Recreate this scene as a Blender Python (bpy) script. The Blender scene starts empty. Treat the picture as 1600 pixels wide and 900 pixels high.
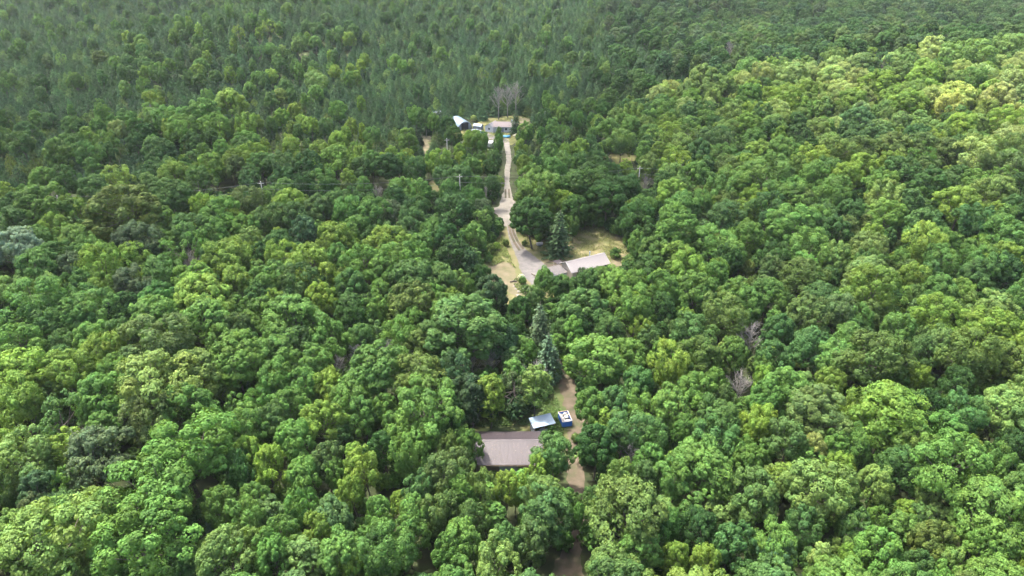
import bpy, bmesh, math, random
import numpy as np
from mathutils import Vector, noise as mnoise

random.seed(7)
RNG = np.random.default_rng(7)
SC = bpy.context.scene
COL = SC.collection
R = math.radians

# ------------------------------------------------------------------ camera
CAM_H, PITCH, FPX = 86.0, R(29.3), 1100.0     # a drone 86 m up, 24.75 mm lens on a 36 mm sensor
cd = bpy.data.cameras.new('camera')
cam = bpy.data.objects.new('camera', cd)
COL.objects.link(cam)
cam.location = (0, 0, CAM_H)
cam.rotation_euler = (math.pi / 2 - PITCH, 0, 0)
cd.sensor_width = 36
cd.lens = 36 * FPX / 1600
cd.clip_start, cd.clip_end = 0.5, 12000
SC.camera = cam

# ------------------------------------------------------------------ sky and sun
SUN_EL, SUN_AZ = R(66), R(-55)                 # azimuth clockwise from +Y: high, beyond the woods, a little to the left
w = bpy.data.worlds.new('World')
SC.world = w
w.use_nodes = True
nt = w.node_tree
bg = nt.nodes['Background']
sky = nt.nodes.new('ShaderNodeTexSky')
sky.sky_type = 'NISHITA'
sky.sun_disc = False
sky.sun_elevation = SUN_EL
sky.sun_rotation = SUN_AZ
sky.dust_density = 6.0
sky.ozone_density = 0.4
nt.links.new(sky.outputs[0], bg.inputs[0])
bg.inputs[1].default_value = 0.15
sl = bpy.data.lights.new('sun', 'SUN')
sl.energy = 3.2
sl.angle = R(3)
sl.color = (1.0, 0.95, 0.86)
sun = bpy.data.objects.new('sun', sl)
COL.objects.link(sun)
sdir = Vector((math.sin(SUN_AZ) * math.cos(SUN_EL), math.cos(SUN_AZ) * math.cos(SUN_EL), math.sin(SUN_EL)))
sun.rotation_euler = sdir.to_track_quat('Z', 'Y').to_euler()
sun.location = (0, 0, 400)
SC.view_settings.view_transform = 'Standard'
SC.view_settings.look = 'None'
SC.view_settings.exposure = 2.3
SC.view_settings.gamma = 1
SC.cycles.max_bounces = 5
SC.cycles.diffuse_bounces = 4
SC.cycles.glossy_bounces = 2
SC.cycles.transmission_bounces = 3
SC.cycles.volume_bounces = 0
SC.cycles.transparent_max_bounces = 40
SC.cycles.use_denoising = True

# ------------------------------------------------------------------ photo pixels (1600 x 900) <-> the ground
CP, SP = math.cos(PITCH), math.sin(PITCH)
def at(px, py, z=0.0):
    a, b = (px - 800) / FPX, -(py - 450) / FPX
    d = Vector((a, CP + b * SP, -SP + b * CP))
    t = (z - CAM_H) / d.z
    return Vector((d.x * t, d.y * t, z))
def proj(x, y, z):
    dz = z - CAM_H
    dep = y * CP - dz * SP
    up = y * SP + dz * CP
    return 800 + FPX * x / dep, 450 - FPX * up / dep, dep

def sstep(a, b, v):
    t = min(1, max(0, (v - a) / (b - a)))
    return t * t * (3 - 2 * t)
def ground_z(x, y):
    h = 17 * math.exp(-((x - 225) / 125) ** 2 - ((y - 355) / 85) ** 2)      # the wooded rise on the right
    h -= 7 * math.exp(-((x - 210) / 160) ** 2 - ((y - 500) / 60) ** 2)      # and the hollow behind it
    h += 20 * math.exp(-((x + 150) / 90) ** 2 - ((y - 470) / 80) ** 2)      # the mound far left
    h += 6 * math.exp(-((x + 150) / 80) ** 2 - ((y - 130) / 90) ** 2)
    n = 3.0 * mnoise.noise(Vector((x / 90, y / 90, 0.3)))
    c = -6 + y * 0.035
    flat = sstep(38, 80, abs(x - c - 14))
    return (h + n * 1.3) * flat

# ------------------------------------------------------------------ materials
def new_mat(name):
    m = bpy.data.materials.new(name)
    m.use_nodes = True
    return m, m.node_tree.nodes, m.node_tree.links, m.node_tree.nodes['Principled BSDF']
def mix_rgb(N, L, fac, a, b, mode='MIX'):
    n = N.new('ShaderNodeMix'); n.data_type = 'RGBA'; n.blend_type = mode
    for sock, v in ((n.inputs[0], fac), (n.inputs[6], a), (n.inputs[7], b)):
        if isinstance(v, (int, float)): sock.default_value = v
        elif isinstance(v, tuple): sock.default_value = (*v[:3], 1)
        else: L.new(v, sock)
    return n.outputs[2]
def noise_tex(N, L, scale, detail=4, rough=0.55, coord='Object', dist=0.0):
    tc = N.new('ShaderNodeTexCoord'); n = N.new('ShaderNodeTexNoise')
    n.inputs['Scale'].default_value = scale; n.inputs['Detail'].default_value = detail
    n.inputs['Roughness'].default_value = rough; n.inputs['Distortion'].default_value = dist
    L.new(tc.outputs[coord], n.inputs['Vector'])
    return n.outputs['Fac']
def ramp(N, L, src, stops):
    r = N.new('ShaderNodeValToRGB'); L.new(src, r.inputs[0])
    e = r.color_ramp.elements
    e[0].position, e[0].color = stops[0][0], (*stops[0][1], 1)
    e[1].position, e[1].color = stops[1][0], (*stops[1][1], 1)
    for p, c in stops[2:]:
        k = e.new(p); k.color = (*c, 1)
    return r.outputs[0]
def mat_var(name, c1, c2, scale=1.0, rough=0.8, spec=0.3, metal=0.0, bump=0.0, c3=None, coord='Object', bscale=None):
    m, N, L, P = new_mat(name)
    f = noise_tex(N, L, scale, 6, 0.6, coord)
    stops = [(0.32, c1), (0.68, c2)] + ([(0.5, c3)] if c3 else [])
    L.new(ramp(N, L, f, stops), P.inputs['Base Color'])
    P.inputs['Roughness'].default_value = rough
    P.inputs['Specular IOR Level'].default_value = spec
    P.inputs['Metallic'].default_value = metal
    if bump:
        b = N.new('ShaderNodeBump'); b.inputs['Strength'].default_value = bump
        L.new(noise_tex(N, L, bscale or scale * 4, 5, 0.6, coord), b.inputs['Height'])
        L.new(b.outputs[0], P.inputs['Normal'])
    return m

def leaf_mat(name, transl=0.35, rough=0.65, spec=0.15, vlo=0.6, vhi=2.15):
    m, N, L, P = new_mat(name)
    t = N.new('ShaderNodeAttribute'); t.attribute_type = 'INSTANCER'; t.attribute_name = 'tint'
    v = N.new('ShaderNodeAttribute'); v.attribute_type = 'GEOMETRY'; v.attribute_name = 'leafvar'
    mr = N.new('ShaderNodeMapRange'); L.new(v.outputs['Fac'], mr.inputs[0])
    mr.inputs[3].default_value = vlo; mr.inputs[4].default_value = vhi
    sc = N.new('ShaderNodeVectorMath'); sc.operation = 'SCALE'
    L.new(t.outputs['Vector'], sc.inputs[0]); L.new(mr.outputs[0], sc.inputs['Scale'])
    # leaves of one clump lean a little yellower or bluer than those of the next
    h = N.new('ShaderNodeAttribute'); h.attribute_type = 'GEOMETRY'; h.attribute_name = 'leafhue'
    hm = mix_rgb(N, L, h.outputs['Fac'], (0.90, 1.0, 1.08), (1.12, 1.02, 0.88))
    col = mix_rgb(N, L, 1.0, sc.outputs[0], hm, 'MULTIPLY')
    L.new(col, P.inputs['Base Color'])
    P.inputs['Roughness'].default_value = rough
    P.inputs['Specular IOR Level'].default_value = spec
    tr = N.new('ShaderNodeBsdfTranslucent')
    L.new(mix_rgb(N, L, 1.0, col, (1.35, 1.3, 0.5), 'MULTIPLY'), tr.inputs[0])
    mx = N.new('ShaderNodeMixShader'); mx.inputs[0].default_value = transl
    L.new(P.outputs[0], mx.inputs[1]); L.new(tr.outputs[0], mx.inputs[2])
    L.new(mx.outputs[0], N['Material Output'].inputs[0])
    return m

M = {}
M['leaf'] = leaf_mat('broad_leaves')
M['needle'] = leaf_mat('needles', 0.2, 0.7, 0.12, 0.6, 1.9)
M['bark'] = mat_var('bark', (0.06, 0.05, 0.04), (0.16, 0.14, 0.12), 3, 0.9, 0.1, bump=0.4)
M['dead'] = mat_var('dead_wood', (0.12, 0.112, 0.10), (0.23, 0.215, 0.20), 2, 0.9, 0.1)
M['litter'] = mat_var('forest_floor', (0.018, 0.030, 0.012), (0.040, 0.062, 0.02), 0.35, 0.95, 0.1, bump=0.6, c3=(0.032, 0.038, 0.018))
# ------------------------------------------------------------------ object helpers
def link(name, me, mat=None, parent=None, **props):
    o = bpy.data.objects.new(name, me)
    COL.objects.link(o)
    if parent: o.parent = parent
    if mat and me is not None and not me.materials: me.materials.append(mat)
    for k, v in props.items(): o[k] = v
    return o
def mesh_np(name, V, F, smooth=False):
    """V (n,3), F (m,4) or list of faces"""
    me = bpy.data.meshes.new(name)
    if isinstance(F, np.ndarray):
        m, k = F.shape
        me.vertices.add(len(V)); me.vertices.foreach_set('co', V.astype(np.float32).ravel())
        me.loops.add(m * k); me.loops.foreach_set('vertex_index', F.astype(np.int32).ravel())
        me.polygons.add(m)
        me.polygons.foreach_set('loop_start', np.arange(0, m * k, k, dtype=np.int32))
        me.polygons.foreach_set('loop_total', np.full(m, k, dtype=np.int32))
        me.update(calc_edges=True)
    else:
        me.from_pydata([tuple(v) for v in V], [], F); me.update()
    if smooth: me.polygons.foreach_set('use_smooth', [True] * len(me.polygons))
    return me
class MB:
    """collects boxes, tubes and plates and links them as one mesh object"""
    def __init__(s): s.v, s.f = [], []
    def add(s, V, F):
        n = len(s.v); s.v += [tuple(p) for p in V]; s.f += [tuple(i + n for i in f) for f in F]; return s
    def box(s, x0, x1, y0, y1, z0, z1):
        return s.add([(x0,y0,z0),(x1,y0,z0),(x1,y1,z0),(x0,y1,z0),(x0,y0,z1),(x1,y0,z1),(x1,y1,z1),(x0,y1,z1)],
                     [(0,3,2,1),(4,5,6,7),(0,1,5,4),(1,2,6,5),(2,3,7,6),(3,0,4,7)])
    def tube(s, pts, rad, n=6, cap=True):
        pts = [Vector(p) for p in pts]; rr = rad if isinstance(rad, (list, tuple)) else [rad] * len(pts)
        V, F = [], []
        for i, p in enumerate(pts):
            d = (pts[min(i + 1, len(pts) - 1)] - pts[max(i - 1, 0)]).normalized()
            a = d.cross(Vector((0, 0, 1)) if abs(d.z) < 0.9 else Vector((1, 0, 0))).normalized(); b = d.cross(a)
            for k in range(n):
                t = 2 * math.pi * k / n; V.append(p + (a * math.cos(t) + b * math.sin(t)) * rr[i])
        for i in range(len(pts) - 1):
            for k in range(n):
                q = (k + 1) % n; F.append((i*n+k, i*n+q, (i+1)*n+q, (i+1)*n+k))
        if cap: F += [tuple(range(n))[::-1], tuple((len(pts)-1)*n + k for k in range(n))]
        return s.add(V, F)
    def prism(s, prof, axis, a, b):
        """closed profile (list of 2-D points, counter-clockwise) extruded from a to b; axis x: profile in (y,z); axis y: profile in (x,z)"""
        n = len(prof)
        g = (lambda t, p: (t, p[0], p[1])) if axis == 'x' else (lambda t, p: (p[0], t, p[1]))
        V = [g(a, p) for p in prof] + [g(b, p) for p in prof]
        return s.add(V, [tuple(range(n)), tuple(range(2*n-1, n-1, -1))] + [(i, n+i, n+(i+1)%n, (i+1)%n) for i in range(n)])
    def mesh(s, name, smooth=False):
        me = bpy.data.meshes.new(name); me.from_pydata(s.v, [], s.f); me.update()
        bm = bmesh.new(); bm.from_mesh(me); bmesh.ops.recalc_face_normals(bm, faces=bm.faces); bm.to_mesh(me); bm.free()
        if smooth: me.polygons.foreach_set('use_smooth', [True] * len(me.polygons))
        return me
    def build(s, name, mat, parent=None, smooth=False, **props):
        return link(name, s.mesh(name, smooth), mat, parent, **props)
def thing(name, label, cat, loc, rz=0.0, group=None):
    o = bpy.data.objects.new(name, None); COL.objects.link(o)
    o.empty_display_size = 0.3
    o.location = loc; o.rotation_euler = (0, 0, rz); o['label'] = label; o['category'] = cat
    if group: o['group'] = group
    return o

# ------------------------------------------------------------------ plants: shapes
def unit(v): return v / np.maximum(np.linalg.norm(v, axis=1, keepdims=True), 1e-9)
def leaf_quads(name, P, Nn, size, var, hue, rng, aspect=0.7):
    """one small bent-free leaf-clump face per point P facing Nn"""
    n = len(P)
    r = unit(rng.normal(size=(n, 3)))
    t = unit(np.cross(Nn, r)); b = np.cross(Nn, t)
    s = size[:, None] * 0.5
    t, b = t * s, b * s * aspect
    V = np.stack([P - t * 1.1, P - b + t * 0.1, P + t * 1.1, P + b + t * 0.1], axis=1).reshape(-1, 3)
    F = np.arange(4 * n).reshape(n, 4)
    me = mesh_np(name, V, F)
    a = me.attributes.new('leafvar', 'FLOAT', 'FACE'); a.data.foreach_set('value', np.clip(var, 0, 1).astype(np.float32))
    a = me.attributes.new('leafhue', 'FLOAT', 'FACE'); a.data.foreach_set('value', np.clip(hue, 0, 1).astype(np.float32))
    return me
def blob_points(c, r, n, rng, out=None, bias=-0.35):
    d = unit(rng.normal(size=(int(n * 2.2) + 6, 3)))
    if out is not None: d = d[d @ out > bias]
    d = d[:n]
    return c + d * r * rng.uniform(0.82, 1.06, (len(d), 1)), d
def broadleaf(seed, rad, H, n_lobes, lobe=(0.26, 0.40), n_sub=15, n_leaf=15, leaf=0.42, base=0.30, top=1.0, ragged=0.18, sparse=0.0):
    """crown of lobes > clumps > leaves; returns the crown mesh and the trunk-and-limbs mesh"""
    rng = np.random.default_rng(seed)
    cz, b = H * (base + top) / 2, H * (top - base) / 2
    P, Nn, S, VA, HU, cen = [], [], [], [], [], []
    lump = rng.normal(size=(5, 3)); amp = rng.uniform(-ragged, ragged, 5)
    for i in range(n_lobes):
        k = (i + 0.5) / n_lobes
        z = 1 - 1.62 * k; th = i * 2.39996 + rng.normal() * 0.35
        q = math.sqrt(max(0, 1 - z * z))
        d = np.array([q * math.cos(th), q * math.sin(th), z]) + rng.normal(size=3) * 0.08
        d /= np.linalg.norm(d)
        f = 1 + sum(a * math.tanh(1.5 * float(d @ l)) for a, l in zip(amp, lump)) + rng.normal() * ragged * 0.35
        lr = rad * rng.uniform(*lobe) * (1 - 0.15 * (z > 0.8)); f += rng.normal() * 0.05
        c = np.array([d[0] * (rad - lr * 0.7) * f, d[1] * (rad - lr * 0.7) * f, cz + d[2] * (b - lr * 0.7) * (0.6 + 0.4 * f)])
        if sparse and rng.random() < sparse: cen.append(c); continue
        cen.append(c)
        lv, lh = rng.normal() * 0.10, rng.normal() * 0.22
        sc, sd = blob_points(c, lr * 0.80, n_sub, rng, d + np.array([0, 0, 0.45]), -0.5)
        for s_c, s_d in zip(sc, sd):
            sr = lr * rng.uniform(0.22, 0.40)
            pp, pd = blob_points(s_c, sr, n_leaf, rng, s_d, -0.45)
            nn = unit(pd * 0.9 + s_d * 0.5 + d * 0.15 + np.array([0, 0, 0.25]) + rng.normal(size=pp.shape) * 0.30)
            P.append(pp); Nn.append(nn); S.append(leaf * rng.uniform(0.5, 1.5, len(pp)))
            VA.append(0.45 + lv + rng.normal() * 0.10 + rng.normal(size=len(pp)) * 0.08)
            HU.append(0.5 + lh + rng.normal() * 0.12 + rng.normal(size=len(pp)) * 0.2)
    # inner leaves between the lobes
    m = n_lobes * 22
    d = unit(rng.normal(size=(m, 3))); rr = rng.uniform(0.35, 0.8, (m, 1))
    pin = d * rr * np.array([rad, rad, b]) + np.array([0, 0, cz])
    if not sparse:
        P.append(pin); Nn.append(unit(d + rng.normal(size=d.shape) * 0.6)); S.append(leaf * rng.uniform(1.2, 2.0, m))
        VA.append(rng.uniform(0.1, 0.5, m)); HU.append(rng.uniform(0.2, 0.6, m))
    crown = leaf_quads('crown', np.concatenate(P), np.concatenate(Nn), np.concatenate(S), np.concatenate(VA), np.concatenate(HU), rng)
    t = MB(); lean = rng.normal(size=2) * 0.25
    fork = Vector((lean[0], lean[1], H * base * 1.05))
    t.tube([(0, 0, -1.2), (0, 0, 0.3), fork, (lean[0] * 2, lean[1] * 2, cz + b * 0.35)], [rad * 0.062, rad * 0.05, rad * 0.04, rad * 0.012], 7)
    for i in rng.permutation(len(cen))[:16]:
        c = Vector(cen[i]); st = fork.lerp(Vector((lean[0] * 2, lean[1] * 2, cz)), rng.uniform(0, 0.8))
        t.tube([st, st.lerp(c, 0.5) - Vector((0, 0, 0.3)), c], [rad * 0.026, rad * 0.016, rad * 0.006], 5, False)
    return crown, t.mesh('trunk', True)
def bare_tree(seed, H, spread, weeping=0.0):
    rng = np.random.default_rng(seed); t = MB(); tw = MB()
    t.tube([(0, 0, -1), (0, 0, H * 0.3), (rng.normal() * 0.2, rng.normal() * 0.2, H * 0.65), (rng.normal() * .4, rng.normal() * .4, H)], [0.22, 0.18, 0.11, 0.03], 7)
    for i in range(20):
        z0 = H * rng.uniform(0.28, 0.9); a = i * 2.4 + rng.normal() * 0.4; L = spread * (1.15 - z0 / H) * rng.uniform(0.8, 1.3)
        p0 = Vector((0, 0, z0)); p1 = p0 + Vector((math.cos(a) * L * .5, math.sin(a) * L * .5, L * .5)); p2 = p0 + Vector((math.cos(a) * L, math.sin(a) * L, L * 1.25))
        tw.tube([p0, p1, p2], [0.085, 0.06, 0.022], 5, False)
        for j in range(8):
            s = p0.lerp(p1, rng.uniform(.3, 1)) if j % 2 else p1.lerp(p2, rng.uniform(0, 1))
            d = Vector((math.cos(a) + rng.normal() * .8, math.sin(a) + rng.normal() * .8, 0.9 + rng.normal() * .3)).normalized() * L * rng.uniform(.25, .55)
            tw.tube([s, s + d * .55, s + d + Vector((0, 0, .15))], [0.035, 0.026, 0.014], 4, False)
            for q in range(3):
                e = s + d * rng.uniform(.4, 1); dd = Vector(rng.normal(size=3) * .35) + d * .35
                tw.tube([e, e + dd], [0.018, 0.01], 3, False)
    return t.mesh('trunk', True), tw.mesh('branches')
def cone_tree(seed, rad, H, n, leaf, power=0.85, droop=0.35, low=0.06, lumps=9):
    """dense narrow juniper or cedar"""
    rng = np.random.default_rng(seed)
    z = 1 - np.sqrt(rng.random(n)) * (1 - low); a = rng.random(n) * 2 * math.pi
    bump = 1 + 0.15 * np.sin(a * 2 + z * 21 + seed) + 0.13 * np.sin(a * 3 - z * 30 + seed)
    r = rad * (1 - z) ** power * bump * rng.uniform(0.72, 1.08, n) + 0.04
    P = np.stack([np.cos(a) * r, np.sin(a) * r, z * H], 1)
    Nn = unit(np.stack([np.cos(a), np.sin(a), np.full(n, 0.55)], 1) + rng.normal(size=(n, 3)) * 0.25)
    me = leaf_quads('crown', P, Nn, leaf * rng.uniform(0.7, 1.3, n) * (0.55 + 0.6 * (1 - z)), 0.45 + (bump - 1) * 0.9 + rng.normal(size=n) * 0.16, 0.5 + rng.normal(size=n) * 0.25, rng, 0.55)
    t = MB().tube([(0, 0, -1), (0, 0, H * 0.5), (0, 0, H * 0.9)], [0.11, 0.08, 0.03], 5)
    return me, t.mesh('trunk', True)
def spruce(seed, rad, H, tiers, leaf, sag=0.25, gap=0.15):
    """whorled branches with sprays of needles along each"""
    rng = np.random.default_rng(seed); P, Nn, S, VA = [], [], [], []; t = MB()
    t.tube([(0, 0, -1), (0, 0, H * 0.6), (0, 0, H)], [rad * .07, rad * .045, 0.03], 7)
    for k in range(tiers):
        z = H * (0.08 + 0.9 * (k / tiers) ** 0.92); L = rad * (1 - (z / H)) ** 0.8 + 0.15
        nb = max(5, int(11 * (1 - z / H) + 5))
        for j in range(nb):
            a = 2 * math.pi * (j + rng.uniform(-.3, .3)) / nb + k * 1.1; l = L * rng.uniform(0.6, 1.22)
            m = max(5, int(l * 9)); s = np.sort(rng.uniform(0.12, 1, m))
            d = np.array([math.cos(a), math.sin(a), 0]); side = np.array([-math.sin(a), math.cos(a), 0])
            w = rng.uniform(-1, 1, m) * 0.26 * l * (1.1 - s)
            p = d * (s * l)[:, None] + side * w[:, None] + np.array([0, 0, 1]) * (z - sag * l * s + 0.12 * l * s ** 3 + rng.normal(size=m) * gap * .5)[:, None]
            P.append(p); Nn.append(unit(np.array([0, 0, 1.0]) + d * 0.5 + rng.normal(size=(m, 3)) * 0.38)); S.append(leaf * rng.uniform(.7, 1.25, m)); VA.append(0.35 + 0.35 * s + rng.normal() * .1 + rng.normal(size=m) * .12)
            t.tube([(0, 0, z), tuple(d * l * .8 + np.array([0, 0, z - sag * l * .8]))], [0.05, 0.02], 3, False)
    P = np.concatenate(P)
    me = leaf_quads('crown', P, np.concatenate(Nn), np.concatenate(S), np.concatenate(VA), 0.35 + rng.normal(size=len(P)) * .2, rng, 0.6)
    return me, t.mesh('trunk', True)

# ------------------------------------------------------------------ plants: the library (trunk mesh, crown mesh, radius, height)
LIB = {}
def lib(key, pairs, rad, H, mat):
    LIB[key] = []
    for cr, tr in pairs:
        if not cr.materials: cr.materials.append(mat)
        if not tr.materials: tr.materials.append(M['bark'])
        LIB[key].append((cr, tr, rad, H))
lib('round', [broadleaf(10 + i, 4.6, 14, n, lobe=lo, n_sub=20, n_leaf=26, leaf=0.27, base=b, ragged=rg) for i, (n, b, rg, lo) in enumerate([(44, .30, .22, (.19, .33)), (56, .26, .26, (.17, .28)), (36, .34, .26, (.22, .36)), (64, .28, .2, (.16, .26)), (46, .22, .32, (.18, .34)), (50, .32, .24, (.18, .30)), (40, .27, .30, (.20, .36)), (58, .18, .3, (.15, .30)), (32, .30, .34, (.24, .38)), (48, .24, .38, (.17, .32)), (42, .2, .24, (.20, .34))])], 4.6, 14, M['leaf'])
lib('tall', [broadleaf(40 + i, 3.2, 15, 36, lobe=(.22, .38), n_sub=17, n_leaf=18, leaf=0.30, base=.22, ragged=.16) for i in range(5)], 3.2, 15, M['leaf'])
lib('airy', [broadleaf(60 + i, 4.4, 13.5, 34, lobe=(.16, .27), n_sub=13, n_leaf=11, leaf=0.30, base=.28, ragged=.25, sparse=.12) for i in range(3)], 4.4, 13.5, M['leaf'])
lib('bush', [broadleaf(80 + i, 1.7, 3.6, 14, lobe=(.34, .5), n_sub=11, n_leaf=11, leaf=0.30, base=.05, ragged=.2) for i in range(2)], 1.7, 3.6, M['leaf'])
lib('cedar', [cone_tree(100 + i, r, H, 1500, 0.44, p) for i, (r, H, p) in enumerate([(2.0, 6.4, .62), (1.9, 6.8, .7), (2.2, 6.0, .5), (2.0, 6.2, .56), (2.1, 6.4, .45)])], 2.0, 6.4, M['needle'])
lib('spruce', [spruce(120 + i, 3.0, 12, 17, 0.5) for i in range(2)], 3.0, 12, M['needle'])
lib('pine', [spruce(130 + i, 3.4, 12, 12, 0.55, sag=0.02, gap=.55) for i in range(3)], 3.4, 12, M['needle'])
BARE = []
for i in range(4):
    a, b = bare_tree(150 + i, 11, 3.4); a.materials.append(M['dead']); b.materials.append(M['dead']); BARE.append((a, b))

TINT = {                       # leaf colours; x lightened for the sunlit rise, c darkened for far cloud shade
    'v': (0.060, 0.124, 0.026), 'y': (0.094, 0.158, 0.026), 'l': (0.086, 0.144, 0.036), 'd': (0.026, 0.064, 0.015),
    'm': (0.045, 0.094, 0.026), 'o': (0.054, 0.094, 0.028), 'g': (0.048, 0.078, 0.034), 's': (0.120, 0.160, 0.100), 'b': (0.032, 0.070, 0.028),
    'c': (0.026, 0.056, 0.024), 'e': (0.058, 0.094, 0.022), 'p': (0.054, 0.092, 0.050), 'k': (0.028, 0.056, 0.024), 'n': (0.058, 0.082, 0.032),
    'x': (0.155, 0.210, 0.065), 'r': (0.26, 0.13, 0.02)}
WORDS = {'v': 'vivid green', 'y': 'yellow-green', 'l': 'light green', 'd': 'dark green', 'm': 'mid green', 'o': 'dull olive', 'g': 'greyish olive',
         's': 'silvery grey-green', 'b': 'bluish dark green', 'c': 'dark olive', 'e': 'olive green', 'p': 'blue-green', 'k': 'deep green', 'n': 'brownish', 'x': 'pale yellow-green', 'r': 'orange-yellow'}
SHAPE = {'round': 'round-crowned', 'tall': 'narrow upright', 'airy': 'thin-leaved open', 'bush': 'low bushy', 'cedar': 'pointed', 'spruce': 'conical', 'pine': 'open-branched'}
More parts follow.
